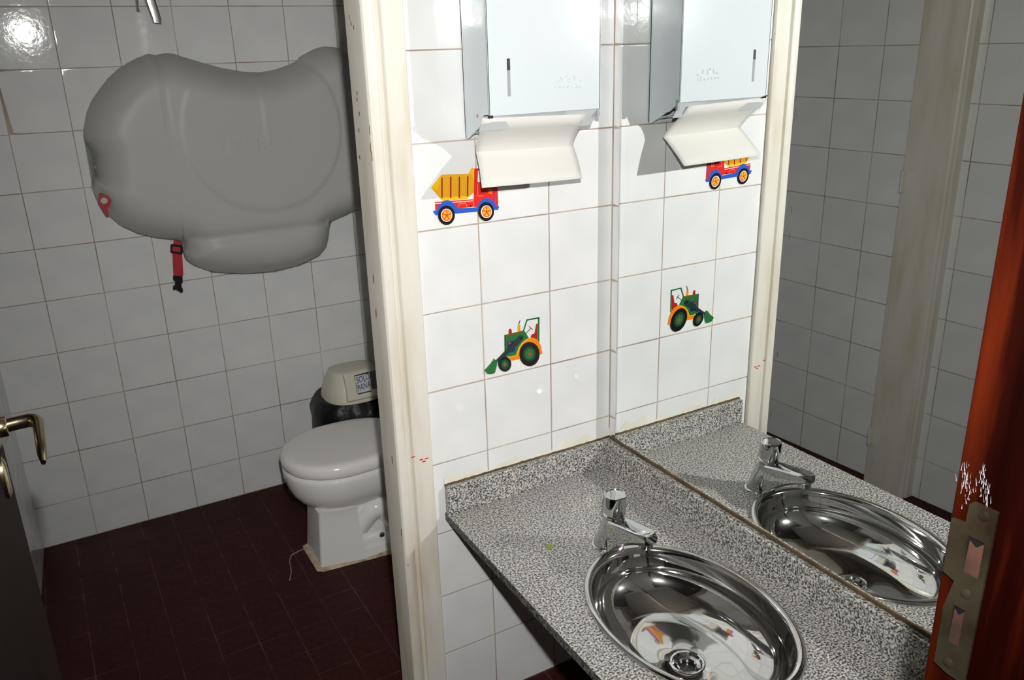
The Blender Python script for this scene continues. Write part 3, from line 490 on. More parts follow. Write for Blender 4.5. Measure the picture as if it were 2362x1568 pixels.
flat(bd, 'bonnet_top', 'p_brown', [(0.983,1.1128),(1.0375,1.1146),(1.0366,1.1107),(0.9858,1.1087)], 2)
flat(bd, 'bonnet_edge', 'p_dgreen', [(0.9801,1.1139),(0.9824,1.1124),(0.9816,1.062),(0.9792,1.0618)], 2)
flat(bd, 'engine', 'p_navy', [(0.9886,1.0937),(1.0124,1.0935),(1.01,1.063),(0.989,1.0632)], 2)
flat(bd, 'engine_dot', 'p_red', [(0.997,1.0883),(0.9967,1.0871),(0.996,1.0862),(0.9949,1.0857),(0.9936,1.0857),(0.9924,1.0862),(0.9914,1.0872),(0.9907,1.0884),(0.9905,1.0897),(0.9908,1.0908),(0.9915,1.0918),(0.9926,1.0923),(0.9938,1.0923),(0.9951,1.0918),(0.9961,1.0908),(0.9968,1.0896)], 3)
flat(tt, 'fender', 'p_orange', [(0.9914,1.0527),(1.0131,1.0519),(1.0156,1.0583),(1.022,1.0716),(1.0313,1.0814),(1.0436,1.0893),(1.0543,1.0916),(1.0635,1.0906),(1.0741,1.0853),(1.0832,1.0752),(1.0892,1.0627),(1.0937,1.0392),(1.0848,1.039),(1.0767,1.0576),(1.0538,1.0678),(1.0307,1.06),(1.0226,1.0394),(0.9977,1.0397)], 3)
flat(tt, 'fender_light', 'p_yellow', [(0.9914,1.0527),(1.0124,1.0523),(1.0212,1.0717),(1.0298,1.0813),(1.0429,1.0892),(1.0543,1.0916),(1.0635,1.0906),(1.0635,1.0893),(1.0543,1.09),(1.0443,1.0871),(1.032,1.0799),(1.0235,1.0706),(1.0146,1.0502),(0.9921,1.0512)], 4)
for a, b, c, d in [([(1.0842,1.0405),(1.0837,1.0346),(1.0821,1.0292),(1.0797,1.0242),(1.0765,1.02),(1.0725,1.0165),(1.0679,1.0141),(1.0629,1.0126),(1.0576,1.0122),(1.0522,1.0128),(1.0468,1.0145),(1.0416,1.0172),(1.0368,1.0208),(1.0325,1.0251),(1.0288,1.0302),(1.0259,1.0357),(1.0238,1.0415),(1.0225,1.0475),(1.0222,1.0535),(1.0229,1.0592),(1.0244,1.0646),(1.0268,1.0695),(1.03,1.0736),(1.0338,1.077),(1.0383,1.0795),(1.0432,1.081),(1.0484,1.0815),(1.0538,1.0809),(1.0591,1.0793),(1.0643,1.0768),(1.0692,1.0733),(1.0736,1.069),(1.0773,1.064),(1.0804,1.0585),(1.0826,1.0526),(1.0839,1.0466)], [(1.0724,1.044),(1.0719,1.0399),(1.0707,1.0361),(1.0687,1.0328),(1.0661,1.03),(1.063,1.028),(1.0595,1.0268),(1.0557,1.0263),(1.0518,1.0268),(1.0479,1.028),(1.0441,1.03),(1.0407,1.0328),(1.0378,1.0361),(1.0354,1.0398),(1.0337,1.0439),(1.0326,1.0481),(1.0324,1.0523),(1.0329,1.0564),(1.0341,1.0601),(1.036,1.0634),(1.0386,1.0661),(1.0416,1.0681),(1.0451,1.0694),(1.0489,1.0698),(1.0528,1.0694),(1.0566,1.0682),(1.0604,1.0663),(1.0638,1.0636),(1.0668,1.0603),(1.0692,1.0566),(1.071,1.0525),(1.0721,1.0482)], [(1.0662,1.0453),(1.0658,1.042),(1.0647,1.039),(1.063,1.0365),(1.0608,1.0346),(1.0582,1.0334),(1.0553,1.0329),(1.0522,1.0332),(1.0492,1.0342),(1.0464,1.0359),(1.0438,1.0382),(1.0417,1.041),(1.0402,1.0442),(1.0393,1.0476),(1.039,1.0509),(1.0394,1.0542),(1.0405,1.0571),(1.0422,1.0596),(1.0444,1.0615),(1.047,1.0627),(1.0499,1.0632),(1.0529,1.063),(1.0559,1.062),(1.0588,1.0603),(1.0613,1.058),(1.0634,1.0552),(1.065,1.052),(1.0659,1.0487)], [(1.0575,1.0467),(1.0572,1.0452),(1.0564,1.0441),(1.0553,1.0434),(1.0539,1.0431),(1.0525,1.0434),(1.0512,1.0442),(1.0501,1.0454),(1.0494,1.0469),(1.0492,1.0484),(1.0495,1.0498),(1.0502,1.051),(1.0513,1.0517),(1.0527,1.0519),(1.0541,1.0516),(1.0555,1.0508),(1.0565,1.0497),(1.0572,1.0482)]),
                   ([(0.9971,1.0309),(0.9966,1.0269),(0.9954,1.0232),(0.9935,1.0199),(0.991,1.0173),(0.9879,1.0153),(0.9845,1.0141),(0.9808,1.0137),(0.977,1.0141),(0.9732,1.0154),(0.9696,1.0174),(0.9663,1.02),(0.9635,1.0233),(0.9612,1.027),(0.9596,1.031),(0.9586,1.0351),(0.9584,1.0393),(0.9589,1.0433),(0.9602,1.0469),(0.9621,1.0502),(0.9646,1.0528),(0.9676,1.0548),(0.971,1.056),(0.9746,1.0564),(0.9784,1.056),(0.9822,1.0548),(0.9857,1.0529),(0.989,1.0502),(0.9919,1.047),(0.9942,1.0433),(0.9959,1.0393),(0.9969,1.0351)], [(0.9898,1.0322),(0.9894,1.0292),(0.9884,1.0264),(0.9868,1.0241),(0.9847,1.0223),(0.9823,1.0212),(0.9796,1.0207),(0.9768,1.021),(0.974,1.022),(0.9714,1.0236),(0.969,1.0258),(0.9671,1.0284),(0.9657,1.0314),(0.9649,1.0345),(0.9647,1.0377),(0.9651,1.0407),(0.9662,1.0434),(0.9677,1.0457),(0.9698,1.0475),(0.9722,1.0486),(0.9749,1.0491),(0.9777,1.0488),(0.9805,1.0479),(0.9831,1.0463),(0.9854,1.0441),(0.9874,1.0415),(0.9888,1.0386),(0.9896,1.0354)], [(0.9846,1.0334),(0.9843,1.0312),(0.9835,1.0293),(0.9823,1.0278),(0.9807,1.0267),(0.9789,1.0263),(0.9769,1.0264),(0.975,1.0271),(0.9733,1.0283),(0.9718,1.03),(0.9707,1.0321),(0.97,1.0343),(0.9699,1.0365),(0.9702,1.0387),(0.971,1.0406),(0.9722,1.0421),(0.9738,1.0431),(0.9756,1.0436),(0.9775,1.0435),(0.9794,1.0428),(0.9812,1.0416),(0.9827,1.0399),(0.9838,1.0378),(0.9845,1.0356)], [(0.9805,1.0345),(0.9803,1.0334),(0.9796,1.0324),(0.9788,1.0319),(0.9777,1.0319),(0.9767,1.0324),(0.9759,1.0333),(0.9753,1.0344),(0.9752,1.0357),(0.9754,1.0368),(0.976,1.0377),(0.9769,1.0382),(0.9779,1.0383),(0.979,1.0378),(0.9798,1.0369),(0.9803,1.0358)])]:
    wh = flat(tt, 'wheel', 'p_black', a, 5); flat(wh, 'wheel_rim', 'p_dgreen', b, 6); flat(wh, 'hub', 'p_green', c, 7); flat(wh, 'hub_cap', 'p_red', d, 8)
flat(tt, 'loader_arm', 'p_slate', [(1.0226,1.1031),(1.0274,1.1049),(1.0319,1.1027),(1.0345,1.0983),(1.03,1.09),(1.0162,1.0796),(0.9556,1.0457),(0.9505,1.0492),(0.9801,1.0705)], 9)
flat(tt, 'arm_pivot', 'p_black', [(1.0312,1.0959),(1.0309,1.0946),(1.0299,1.0936),(1.0286,1.0932),(1.0271,1.0935),(1.0258,1.0944),(1.0249,1.0957),(1.0246,1.0972),(1.025,1.0986),(1.026,1.0995),(1.0273,1.0999),(1.0288,1.0996),(1.0301,1.0987),(1.0309,1.0974)], 10)
flat(tt, 'bucket', 'p_green', [(0.946,1.0567),(0.9556,1.0482),(0.9535,1.0383),(0.9472,1.0196),(0.9434,1.0172),(0.9383,1.017),(0.9259,1.0192),(0.9181,1.0302),(0.9319,1.0409),(0.9395,1.0489)], 10)

# ---------------------------------------------------------------- baby changing station
YS = YB - 0.06
bs = empty('changing_station', (0.66, YB, 1.4), 'folded grey plastic baby changing station on the back wall', 'changing station')
TOPL = [(0.1928,1.5776),(0.2126,1.6348),(0.2378,1.6769),(0.2704,1.7143),(0.3007,1.7461),(0.3358,1.7735),(0.3713,1.7938),(0.4064,1.81),(0.4243,1.8153),(0.4307,1.8194),(0.4468,1.8219),(0.4675,1.8169),(0.4855,1.8208),(0.5062,1.8232),(0.529,1.8196),(0.5541,1.8101),(0.6256,1.7856),(0.6844,1.7671),(0.7607,1.7506),(0.8242,1.7452),(0.8908,1.7537),(0.9599,1.7749),(0.9901,1.7881),(1.0,1.8004),(1.0593,1.8273),(1.0856,1.8314),(1.1202,1.829),(1.1478,1.8236),(1.1661,1.8119)]
BOTL = [(0.1876,1.5485),(0.1992,1.5209),(0.2104,1.4901),(0.206,1.4573),(0.2041,1.4149),(0.1885,1.4134),(0.1832,1.3833),(0.1904,1.3363),(0.2136,1.282),(0.2556,1.2308),(0.3087,1.1949),(0.3654,1.1727),(0.432,1.1554),(0.4525,1.146),(0.4551,1.1322),(0.4507,1.0923),(0.4603,1.0722),(0.4794,1.0506),(0.5467,1.0126),(0.6601,0.9879),(0.7797,0.9782),(0.8878,0.989),(0.9729,1.0167),(1.0099,1.0519),(1.0261,1.1008),(1.0349,1.1504),(1.1096,1.1721),(1.1646,1.1928)]
XR_ = 1.235
TOPL += [(1.180, TOPL[-1][1] - 0.02), (1.205, TOPL[-1][1] - 0.07), (1.225, TOPL[-1][1] - 0.16), (XR_, 1.60)]
BOTL += [(1.195, 1.235), (1.215, 1.29), (1.228, 1.38), (XR_, 1.50)]
xs_t = [p[0] for p in TOPL]; xs_b = [p[0] for p in BOTL]
def build_pod():
    outline = [(x, z) for x, z in TOPL] + [(x, z) for x, z in BOTL[::-1]]
    segs = list(zip(outline, outline[1:] + outline[:1]))
    def dist(x, z):
        d = 9
        for (ax_, az), (bx_, bz) in segs:
            ex, ez = bx_ - ax_, bz - az; l = ex * ex + ez * ez or 1e-9; t = max(0, min(1, ((x - ax_) * ex + (z - az) * ez) / l)); d = min(d, math.hypot(x - ax_ - t * ex, z - az - t * ez))
        return d
    def cross(x):
        zs = []
        for (ax_, az), (bx_, bz) in segs:
            if (ax_ <= x < bx_) or (bx_ <= x < ax_): zs.append(az + (bz - az) * (x - ax_) / (bx_ - ax_))
        return (max(zs), min(zs)) if len(zs) > 1 else None
    xmin = min(p[0] for p in outline) + 2e-4; xmax = XR_ - 2e-4; nxp, nzp = 220, 110; v = []; f = []
    ecx, ecz, ea, eb = [(0.7862,1.545)][0][0], [(0.7862,1.545)][0][1], 0.290, 0.300
    lgx0, lgz0, lgx1, lgz1 = 0.635, 1.452, 0.885, 1.535
    for i in range(nxp + 1):
        t = i / nxp; tt_ = t + 0.09 * math.sin(-2 * math.pi * t); x = xmin + (xmax - xmin) * tt_; c = cross(x) or (1.5, 1.499); zt, zb_ = c
        for j in range(nzp + 1):
            s_ = 0.5 - 0.5 * math.cos(math.pi * j / nzp); z = zb_ + (zt - zb_) * s_; d = dist(x, z) if 0 < j < nzp else 0.0
            q = min(d / 0.125, 1); h = 0.045 + 0.135 * (1 - (1 - q) ** 2.2) ** 0.62
            e = math.hypot((x - ecx) / ea, (z - ecz) / eb); k = 1 / (1 + math.exp(max(-40, min(40, (e - 1) / 0.007)))); h += 0.005 * k * min(1, d / 0.05) * (1 if x > ecx else 0.55 + 0.45 / (1 + math.exp((z - 1.48) / 0.03)))
            dn = z - 1.115                       # belly below is a separate bulge
            h -= 0.012 * math.exp(-((z - 1.165) / 0.02) ** 2) * (1 if 0.47 < x < 1.0 else 0) * min(1, d / 0.06)
            for xr in (0.452, 0.461): h -= 0.0035 * math.exp(-((x - xr) / 0.0025) ** 2) * (1 if 1.56 < z < 1.70 else 0.25)
            e2 = math.hypot((x - 0.170) / 0.052, (z - 1.585) / 0.052); h -= 0.006 / (1 + math.exp(max(-40, min(40, (e2 - 1) / 0.06))))
            e3 = math.hypot((x - 0.80) / 0.15, (z - 1.79) / 0.11); h -= 0.005 / (1 + math.exp(max(-40, min(40, (e3 - 1) / 0.10)))) * min(1, d / 0.03)
            # logo plate
            dx_, dz_ = max(lgx0 + 0.03 - x, x - lgx1 + 0.03, 0), max(lgz0 + 0.03 - z, z - lgz1 + 0.03, 0); dd = math.hypot(dx_, dz_) - 0.03
            h -= 0.0022 * math.exp(-(dd / 0.004) ** 2)
            v.append((x, YB - h, z))
    n1 = nzp + 1
    for i in range(nxp):
        for j in range(nzp): a = i * n1 + j; f.append((a, a + 1, a + n1 + 1, a + n1))
    # rim back to the wall
    loop = [j for j in range(n1)] + [i * n1 + nzp for i in range(1, nxp + 1)] + [nxp * n1 + j for j in range(nzp - 1, -1, -1)] + [i * n1 for i in range(nxp - 1, 0, -1)]
    base = len(v); mx_, mz_ = 0.68, 1.42
    for q in loop: x, y, z = v[q]; v.append((mx_ + (x - mx_) * 0.985, YB - 0.001, mz_ + (z - mz_) * 0.985))
    for a in range(len(loop)): b = (a + 1) % len(loop); f.append((loop[a], loop[b], base + b, base + a))
    return v, f
v, f = build_pod(); link('shell', v, f, M['plastic'], bs, True, sharp=75)
tv, tf = text_mesh('FEBO', 0.062, 0.0012)
ca, sa = math.cos(0.02), math.sin(0.02)
link('embossed_logo', [(0.765 + (a * 1.25) * ca - b * sa, YB - 0.1855 - c, 1.4925 + a * 1.25 * sa + b * ca) for a, b, c in tv], tf, M['plastic'], bs)
# red tag at the left, strap with buckle
tgx = [(0.198,1.3638),(0.2087,1.3639),(0.2243,1.357),(0.2331,1.3417),(0.2297,1.3328),(0.2165,1.3119),(0.2171,1.2947),(0.2151,1.2896),(0.2067,1.2898),(0.201,1.3058),(0.1903,1.3333),(0.1918,1.3462)]; ho = [(0.2202,1.3409),(0.2191,1.3376),(0.2171,1.3348),(0.2143,1.3326),(0.211,1.3314),(0.2076,1.3313),(0.2043,1.3322),(0.2016,1.3341),(0.1996,1.3367),(0.1986,1.3399),(0.1987,1.3433),(0.1998,1.3465),(0.2018,1.3494),(0.2046,1.3515),(0.2079,1.3527),(0.2113,1.3528),(0.2145,1.3519),(0.2173,1.3501),(0.2193,1.3474),(0.2203,1.3443)]
rt = G().prism(tgx, 'y', 3.240, 3.275).out('red_tag', 'redp', bs); G().prism(ho, 'y', 3.2385, 3.241).out('tag_eyelet', 'plastic', rt)
YT = YB - 0.055
sx = [(0.4273,1.1566),(0.4378,1.1552),(0.4482,1.1437),(0.4519,1.1287),(0.447,1.1003),(0.4454,1.0713),(0.4433,1.0481),(0.4398,1.0161),(0.432,1.0099),(0.4046,1.0172),(0.408,1.0535),(0.414,1.105),(0.421,1.133),(0.4244,1.1498)]
stp = G().prism(sx, 'y', YT - 0.0015, YT + 0.0015).out('strap', 'red', bs)
fr = [(0.415,1.1428),(0.45,1.1342),(0.4538,1.1294),(0.449,1.101),(0.4452,1.0972),(0.4099,1.1095),(0.4071,1.1157),(0.4118,1.1395)]; fi = [(0.4168,1.1336),(0.4447,1.1263),(0.4414,1.1079),(0.4132,1.1171)]
G().prism(fr, 'y', YT - 0.005, YT - 0.002).out('strap_slider', 'black', stp); G().prism(fi, 'y', YT - 0.0065, YT - 0.0045).out('strap_fold', 'red', stp)
bk = [(0.4031,1.0215),(0.4358,1.0134),(0.4329,0.9886),(0.4277,0.9865),(0.4265,0.9733),(0.4297,0.9638),(0.4282,0.9536),(0.4236,0.9508),(0.4173,0.9539),(0.4068,0.9661),(0.3949,0.9681),(0.3969,0.9811),(0.4034,0.983),(0.4064,0.9988),(0.4006,1.0057)]
G().prism(bk, 'y', YT - 0.005, YT + 0.003).out('buckle', 'black', stp)

# ---------------------------------------------------------------- wall tap above
wtp = empty('wall_tap', (0.44, YB, 2.06), 'chrome wall tap lever above the changing station', 'tap')
G().lathe((0.455, YB, 2.075), [(0.042, -0.001), (0.042, -0.006), (0.03, -0.012), (0.024, -0.02), (0.024, -0.062), (0.018, -0.07)], 28, 'y').out('escutcheon', 'chrome', wtp, True)
lv = [(0.4702,2.0549),(0.474,2.0178),(0.4766,1.99),(0.482,1.962),(0.4867,1.9381),(0.4871,1.9225)]
rings = []
for i, (x, z) in enumerate(lv):
    wd = (0.014, 0.0165, 0.0175, 0.0165, 0.0155, 0.0135)[i]; th = (0.012, 0.010, 0.008, 0.007, 0.006, 0.005)[i]; y = YB - 0.070 + 0.0 * i; q = rrect(-wd, -th, wd, th, th * 0.8, 4); rings.append([(x + a, y + b, z + a * -0.12) for a, b in q])
G().loft(rings).out('lever', 'brushed', wtp, True)
G().tube([(0.437, YB - 0.06, 2.03), (0.432, YB - 0.06, 1.975), (0.434, YB - 0.06, 1.962)], [0.006, 0.005, 0.006], 12).out('stem', 'chrome', wtp, True)

# ---------------------------------------------------------------- toilet
TY = 2.795
to = empty('toilet', (0.85, TY, 0), 'white china toilet with closed lid facing the cubicle opening', 'toilet')
def egg(x0, x1, w_, z, cy=TY, pf=2.15, n=64):
    cxm = x0 + (x1 - x0) * 0.46; return sellipse(cxm, cy, x1 - cxm, w_, z, n, 2.6, pf, cxm - x0)
ld = G(); LZ = 0.375
ld.loft([egg(0.606, 1.075, 0.190, LZ + 0.001), egg(0.6015, 1.08, 0.194, LZ + 0.006), egg(0.600, 1.08, 0.1955, LZ + 0.020), egg(0.601, 1.08, 0.195, LZ + 0.032), egg(0.604, 1.08, 0.192, LZ + 0.040), egg(0.610, 1.075, 0.187, LZ + 0.0465), egg(0.618, 1.07, 0.180, LZ + 0.0505), egg(0.630, 1.06, 0.170, LZ + 0.0528), egg(0.65, 1.045, 0.155, LZ + 0.0538), egg(0.80, 0.92, 0.03, LZ + 0.055)])
ld.out('lid', 'lid', to, True, sharp=60)
bw = G()
bw.loft([egg(0.617, 1.07, 0.182, LZ - 0.003), egg(0.606, 1.07, 0.191, LZ - 0.007), egg(0.603, 1.07, 0.1935, LZ - 0.018), egg(0.603, 1.07, 0.193, LZ - 0.032), egg(0.605, 1.07, 0.1905, LZ - 0.050), egg(0.612, 1.065, 0.184, LZ - 0.080), egg(0.622, 1.06, 0.174, LZ - 0.105), egg(0.638, 1.05, 0.158, LZ - 0.130), egg(0.658, 1.04, 0.138, LZ - 0.150), egg(0.678, 1.03, 0.118, LZ - 0.165), egg(0.69, 1.02, 0.10, LZ - 0.175)])
bw.out('bowl', 'china', to, True, sharp=60)
PY = 2.752
def ped(x0, x1, h0, h1, r, z):
    # front edge at x0 with half width h0, widening to h1 at x1
    pts = [(x1, PY - h1), (x1, PY + h1)]; o = []
    base = [(x0 + r, PY + h0, 1), (x0, PY + h0 - r, 0), (x0, PY - h0 + r, 0), (x0 + r, PY - h0, 1)]
    o = [(x1, PY - h1, z), (x1, PY + h1, z)]
    for a in range(0, 7): t = math.pi / 2 + math.pi / 2 * a / 6; o.append((x0 + r + r * math.cos(t), PY + h0 - r + r * math.sin(t), z))
    for a in range(0, 7): t = math.pi + math.pi / 2 * a / 6; o.append((x0 + r + r * math.cos(t), PY - h0 + r + r * math.sin(t), z))
    return o
g = G()
g.loft([ped(0.662, 0.835, 0.094, 0.122, 0.012, 0.0), ped(0.663, 0.832, 0.093, 0.120, 0.012, 0.012), ped(0.670, 0.826, 0.088, 0.110, 0.013, 0.08), ped(0.676, 0.822, 0.084, 0.102, 0.014, 0.15), ped(0.680, 0.820, 0.082, 0.098, 0.015, 0.200), ped(0.682, 0.82, 0.085, 0.105, 0.016, 0.222)])
g.loft([[(0.82, PY - 0.118, 0.0), (1.20, PY - 0.135, 0.0), (1.20, PY + 0.135, 0.0), (0.82, PY + 0.118, 0.0)], [(0.82, PY - 0.112, 0.040), (1.20, PY - 0.125, 0.040), (1.20, PY + 0.125, 0.040), (0.82, PY + 0.112, 0.040)], [(0.82, PY - 0.095, 0.052), (1.20, PY - 0.105, 0.052), (1.20, PY + 0.105, 0.052), (0.82, PY + 0.095, 0.052)]])
g.box((0.80, PY - 0.06, 0.03), (1.22, PY + 0.06, 0.24), 0.02)
g.out('pedestal', 'china', to, True, sharp=40)
g = G(); tp = []
for i in range(15):
    t = i / 14; tp.append((0.835 + 0.24 * t, PY - 0.052 - 0.012 * math.sin(math.pi * t), 0.10 + 0.085 * math.sin(math.pi * min(1, t * 1.5)) - 0.03 * t))
g.tube(tp, [0.034 + 0.014 * math.sin(math.pi * i / 14) for i in range(15)], 20); g.out('trapway', 'china', to, True)
G().lathe((0.905, PY - 0.1005, 0.072), [(0.011, 0.0), (0.010, -0.004), (0.006, -0.007), (0.001, -0.008)], 20, 'y').out('bolt_cap', 'chrome', to, True)
G().box((1.075, TY - 0.20, 0.30), (1.275, TY + 0.20, 0.72), 0.02).out('cistern', 'china', to, True)
G().box((1.065, TY - 0.21, 0.72), (1.285, TY + 0.21, 0.75), 0.01).out('cistern_lid', 'china', to, True)
G().box((1.0, TY - 0.12, 0.20), (1.20, TY + 0.12, 0.385), 0.02).out('cistern_shelf', 'china', to, True)
g = G(); rr1 = ped(0.650, 1.16, 0.106, 0.158, 0.02, 0.0); rr2 = ped(0.660, 1.15, 0.096, 0.146, 0.014, 0.010)
rr1 = [(x + random.uniform(-0.005, 0.003), y + random.uniform(-0.005, 0.005), 0.0006) for x, y, z in rr1]
g.loft([[(x, y, -0.001) for x, y, z in rr1], rr1, rr2]); tag(g.out('caulk_bed', 'caulk', to, True), 'stained beige caulk round the foot')
g = G(); cl_ = [(0.5431,2.6577),(0.5637,2.7074),(0.5786,2.7828),(0.594,2.8134),(0.6281,2.8262),(0.6667,2.8297)]
g.tube([(x, y, 0.0005) for x, y in cl_], 0.0016, 6); tag(g.out('caulk_smear', 'caulk', to), 'thin caulk smear on the floor')

# ---------------------------------------------------------------- bin
BX, BY = 1.005, 3.165
bn = empty('waste_bin', (BX, BY, 0), 'black-bagged waste bin with cream swing lid behind the toilet', 'bin')
def wob(r, z, amp, k=3, seed=0):
    return [(BX + (r + amp * math.sin(5 * t + seed) + amp * 0.6 * math.sin(11 * t + 2 * seed)) * math.cos(t), BY + (r + amp * math.sin(5 * t + seed) + amp * 0.6 * math.sin(13 * t)) * math.sin(t), z) for t in [2 * math.pi * j / 64 for j in range(64)]]
g = G(); g.loft([wob(0.135, 0.0, 0.001), wob(0.14, 0.03, 0.002), wob(0.155, 0.25, 0.003, 3, 1)]); g.out('bucket', 'black', bn, True)
g = G(); g.loft([wob(0.150, 0.22, 0.004, 3, 4), wob(0.166, 0.25, 0.006, 3, 4), wob(0.176, 0.33, 0.005, 3, 3.3), wob(0.178, 0.37, 0.005, 3, 2.5), wob(0.176, 0.41, 0.006, 3, 2), wob(0.163, 0.44, 0.004, 3, 1.5), wob(0.150, 0.460, 0.003, 3, 1.2), wob(0.135, 0.455, 0.0)]); g.out('bin_bag', 'bag', bn, True, sharp=70)
def sq(r, z, p=2.6, sx=1.0, sy=1.0): return [(x, y, z) for x, y, _ in sellipse(BX, BY, r * sx, r * sy, 0, 56, p)]
LX = 1.012
def sq(r, z, p=2.6, sx=1.0, sy=1.0): return [(x + LX - BX, y, z) for x, y, _ in sellipse(BX, BY, r * sx, r * sy, 0, 56, p)]
g = G(); g.loft([sq(0.128, 0.430), sq(0.135, 0.436), sq(0.135, 0.444), sq(0.131, 0.448), sq(0.129, 0.460), sq(0.121, 0.488, 2.8), sq(0.110, 0.520, 3.0, 1, 0.94), sq(0.098, 0.550, 3.2, 1, 0.82), sq(0.09, 0.566, 3.4, 1, 0.74), sq(0.08, 0.571, 3.4, 1, 0.70), sq(0.05, 0.573, 3.4, 1, 0.6)])
lidb = g.out('bin_lid', 'binlid', bn, True, sharp=50)
# sloping flap on the front of the lid with the handwritten label
A = Vector((LX - 0.070, BY - 0.137, 0.474)); B = Vector((LX + 0.10, BY - 0.137, 0.474)); Cc = Vector((LX + 0.085, BY - 0.078, 0.573)); D = Vector((LX - 0.058, BY - 0.078, 0.573)); nf = (B - A).cross(D - A).normalized()
if nf.y > 0: nf = -nf
g = G(); g.loft([[tuple(p - nf * 0.018) for p in (A, B, Cc, D)], [tuple(p + nf * 0.003) for p in (A, B, Cc, D)], [tuple(p + nf * 0.006) for p in (A + Vector((.004, 0, .003)), B - Vector((.004, 0, -.003)), Cc - Vector((.004, 0, .003)), D + Vector((.004, 0, -.003)))]]); fp = g.out('flap', 'binlid', bn)
def on_flap(u, v_, h): p = A + (B - A) * u + (D - A) * v_; return tuple(p + nf * h)
def decal(name, mt, pts, h, parent): return link(name, [on_flap(u, v_, h) for u, v_ in pts] + [on_flap(u, v_, h - 0.0004) for u, v_ in pts], [tuple(range(len(pts))), tuple(range(2 * len(pts) - 1, len(pts) - 1, -1))] + [(i, (i + 1) % len(pts), len(pts) + (i + 1) % len(pts), len(pts) + i) for i in range(len(pts))], M[mt], parent)
decal('tape', 'tape', [(0.42, 0.22), (0.9, 0.22), (0.9, 0.90), (0.42, 0.90)], 0.0068, fp)
decal('label', 'label', [(0.24, 0.20), (0.62, 0.20), (0.62, 0.86), (0.24, 0.86)], 0.0074, fp)
for q in ([(0.245, 0.84), (0.60, 0.84), (0.60, 0.88), (0.245, 0.88)], [(0.255, 0.18), (0.60, 0.18), (0.60, 0.22), (0.255, 0.22)], [(0.24, 0.25), (0.252, 0.25), (0.252, 0.60), (0.24, 0.60)], [(0.23, 0.68), (0.24, 0.68), (0.245, 0.86), (0.235, 0.86)]): decal('border_line', 'ink', q, 0.0079, fp)
for word, vv in (('SOLO', 0.66), ('PAÑAL', 0.38)):
    tv, tf = text_mesh(word, 0.036, 0.0); du = (B - A).normalized(); dv = (D - A).normalized(); o0 = Vector(on_flap(0.365, vv, 0.0081))
    o0 = Vector(on_flap(0.275, vv, 0.0081)); mnx = min(a for a, b, c in tv)
    link('handwriting', [tuple(o0 + du * (a - mnx) * 0.62 + dv * (b + (a - mnx) * 0.10)) for a, b, c in tv], tf, M['ink'], fp)

# ---------------------------------------------------------------- entrance: jamb with strike plate, open door
jb = empty('door_2', (0.62, 0.30, 0), 'reddish varnished wooden entrance door jamb with brass strike plate', kind='structure')
g = G(); g.box((0.6, 0.11, 0), (0.665, 0.341, 2.7), 0.002); g.out('jamb', 'wood', jb)
pp = [(0.3035, 1.4655), (0.3045, 1.303), (0.306, 1.3005), (0.3205, 1.3005), (0.3325, 1.304), (0.3330, 1.36), (0.3275, 1.389), (0.3380, 1.3925), (0.3382, 1.4430), (0.3265, 1.4450), (0.3262, 1.462), (0.3230, 1.4655)]
def plate(): 
    o = G(); H1 = (0.309, 1.4015, 0.3225, 1.4350); H2 = (0.3145, 1.3320, 0.3245, 1.3680)
    bm = bmesh.new(); vs = [bm.verts.new((0, y, z)) for y, z in pp]; es = [bm.edges.new((vs[i], vs[(i + 1) % len(vs)])) for i in range(len(vs))]
    for a, b, c, d in (H1, H2):
        hv = [bm.verts.new((0, y, z)) for y, z in ((a, b), (c, b), (c, d), (a, d))]; es += [bm.edges.new((hv[i], hv[(i + 1) % 4])) for i in range(4)]
    bmesh.ops.triangle_fill(bm, use_beauty=True, use_dissolve=False, edges=es)
    r = bmesh.ops.extrude_face_region(bm, geom=bm.faces[:])
    for e in r['geom']:
        if isinstance(e, bmesh.types.BMVert): e.co.x = -0.0025
    for v_ in bm.verts: v_.co.x += 0.5995
    return o.bm(bm)
sp_ = plate().out('strike_plate', 'brass', jb); tag(sp_, 'worn brass strike plate')
for (a, b, c, d), ofs in (((0.309, 1.4015, 0.3225, 1.4350), 0.004), ((0.3145, 1.3320, 0.3245, 1.3680), 0.003)):
    g = G(); g.add([(0.5993, a, b), (0.5993, c, b), (0.5993, c, d), (0.5993, a, d), (0.5996, a + .0005, b + .0005), (0.5996, c - ofs * 0.3, b + .0005), (0.5996, c - ofs, d - 0.005), (0.5996, a + ofs * 0.4, d - 0.004)], [(0, 1, 5, 4), (1, 2, 6, 5), (2, 3, 7, 6), (3, 0, 4, 7), (4, 5, 6, 7)])
    G().box((0.5985, a, b), (0.5993, c, d)).out('mortise', 'black', sp_)
    G().add([(0.5984, a, b), (0.5984, c, b), (0.5984, c - ofs * .3, d - 0.004), (0.5984, (a + c) / 2, d - 0.008), (0.5984, a, d - 0.001), (0.5988, a, b), (0.5988, c, b), (0.5988, c - ofs * .3, d - 0.004), (0.5988, (a + c) / 2, d - 0.008), (0.5988, a, d - 0.001)], [(0, 1, 2, 3, 4), (9, 8, 7, 6, 5), (0, 1, 6, 5), (1, 2, 7, 6), (2, 3, 8, 7), (3, 4, 9, 8), (4, 0, 5, 9)]).out('chipped_wood', 'rawwood', sp_)
for p in [(0.3135,1.4577),(0.3165,1.3836),(0.3203,1.3117)]:
    G().lathe((0.597, p[0], p[1]), [(0.0045, 0), (0.0042, -0.0008), (0.002, -0.0014), (0.0003, -0.0015)], 16, 'x').out('screw', 'brass', sp_, True)
g = G()
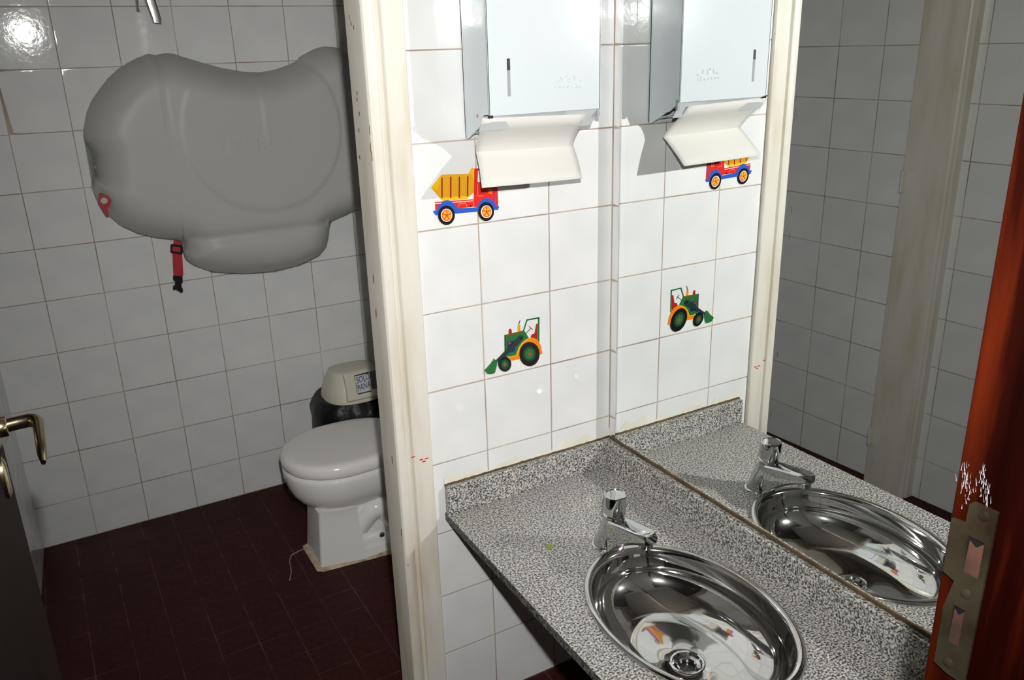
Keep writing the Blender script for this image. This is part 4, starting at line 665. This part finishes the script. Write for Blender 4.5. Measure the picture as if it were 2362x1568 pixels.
for ctr in [(0.3342,1.4799),(0.3326,1.4768),(0.3359,1.4811),(0.3203,1.4864),(0.3184,1.4815),(0.3172,1.4764),(0.315,1.4717),(0.3134,1.4686),(0.3289,1.4785),(0.3247,1.4747),(0.321,1.4784),(0.3218,1.4895),(0.3351,1.4873),(0.3351,1.4697),(0.3282,1.4652)]:
    for _ in range(6):
        a, b = ctr[0] + random.gauss(0, 0.0022), ctr[1] + random.gauss(0, 0.0045); l = random.uniform(0.002, 0.008); w_ = random.uniform(0.0002, 0.0010); dx_ = random.uniform(-0.35, 0.05) * l
        g.add([(0.5996, a, b), (0.5996, a + w_, b), (0.5990, a + w_ * 0.5, b + 0.0002), (0.5996, a - dx_, b + l)], [(0, 1, 2), (1, 3, 2), (3, 0, 2), (0, 3, 1)])
tag(g.out('paint_scuff', 'scuff', jb), 'white scuffs above the strike plate', kind='stuff')

dr_ = empty('door_1', (-0.12, 0.8, 0), 'dark wooden entrance door standing open along the left wall', kind='structure')
DE = 1.235
G().box((-0.155, 0.345, 0.01), (-0.100, DE, 2.68), 0.002).out('door_leaf', 'darkdoor', dr_)
hn = G().lathe((-0.100, 1.12, 1.392), [(0.026, -0.001), (0.026, 0.006), (0.022, 0.009), (0.013, 0.010), (0.013, 0.018), (0.012, 0.019)], 28, 'x')
hn.tube([(-0.085, 1.12, 1.392), (-0.070, 1.12, 1.393), (-0.058, 1.119, 1.3935), (-0.051, 1.115, 1.393), (-0.048, 1.106, 1.392), (-0.0475, 1.09, 1.391), (-0.0475, 1.05, 1.389), (-0.0475, 1.02, 1.387), (-0.0475, 1.003, 1.384)], [0.0085, 0.0085, 0.0088, 0.009, 0.009, 0.0085, 0.0075, 0.0065, 0.0035], 20, sx=0.8)
hh_ = hn.out('door_handle', 'bronze', dr_, True, sharp=50)
G().lathe((-0.100, 1.12, 1.325), [(0.021, 0.0), (0.021, 0.004), (0.016, 0.007), (0.006, 0.0075)], 28, 'x', sx=0.8, sy=1.35).out('keyhole_plate', 'bronze', dr_, True)
G().box((-0.25, 0.11, 0), (-0.21, 0.341, 2.7), 0.002).out('hinge_jamb', 'wood', jb)
G().box((-0.25, 0.11, 2.70), (0.665, 0.341, 2.75), 0.002).out('head_jamb', 'wood', jb)
print('objects', len(sc.objects))
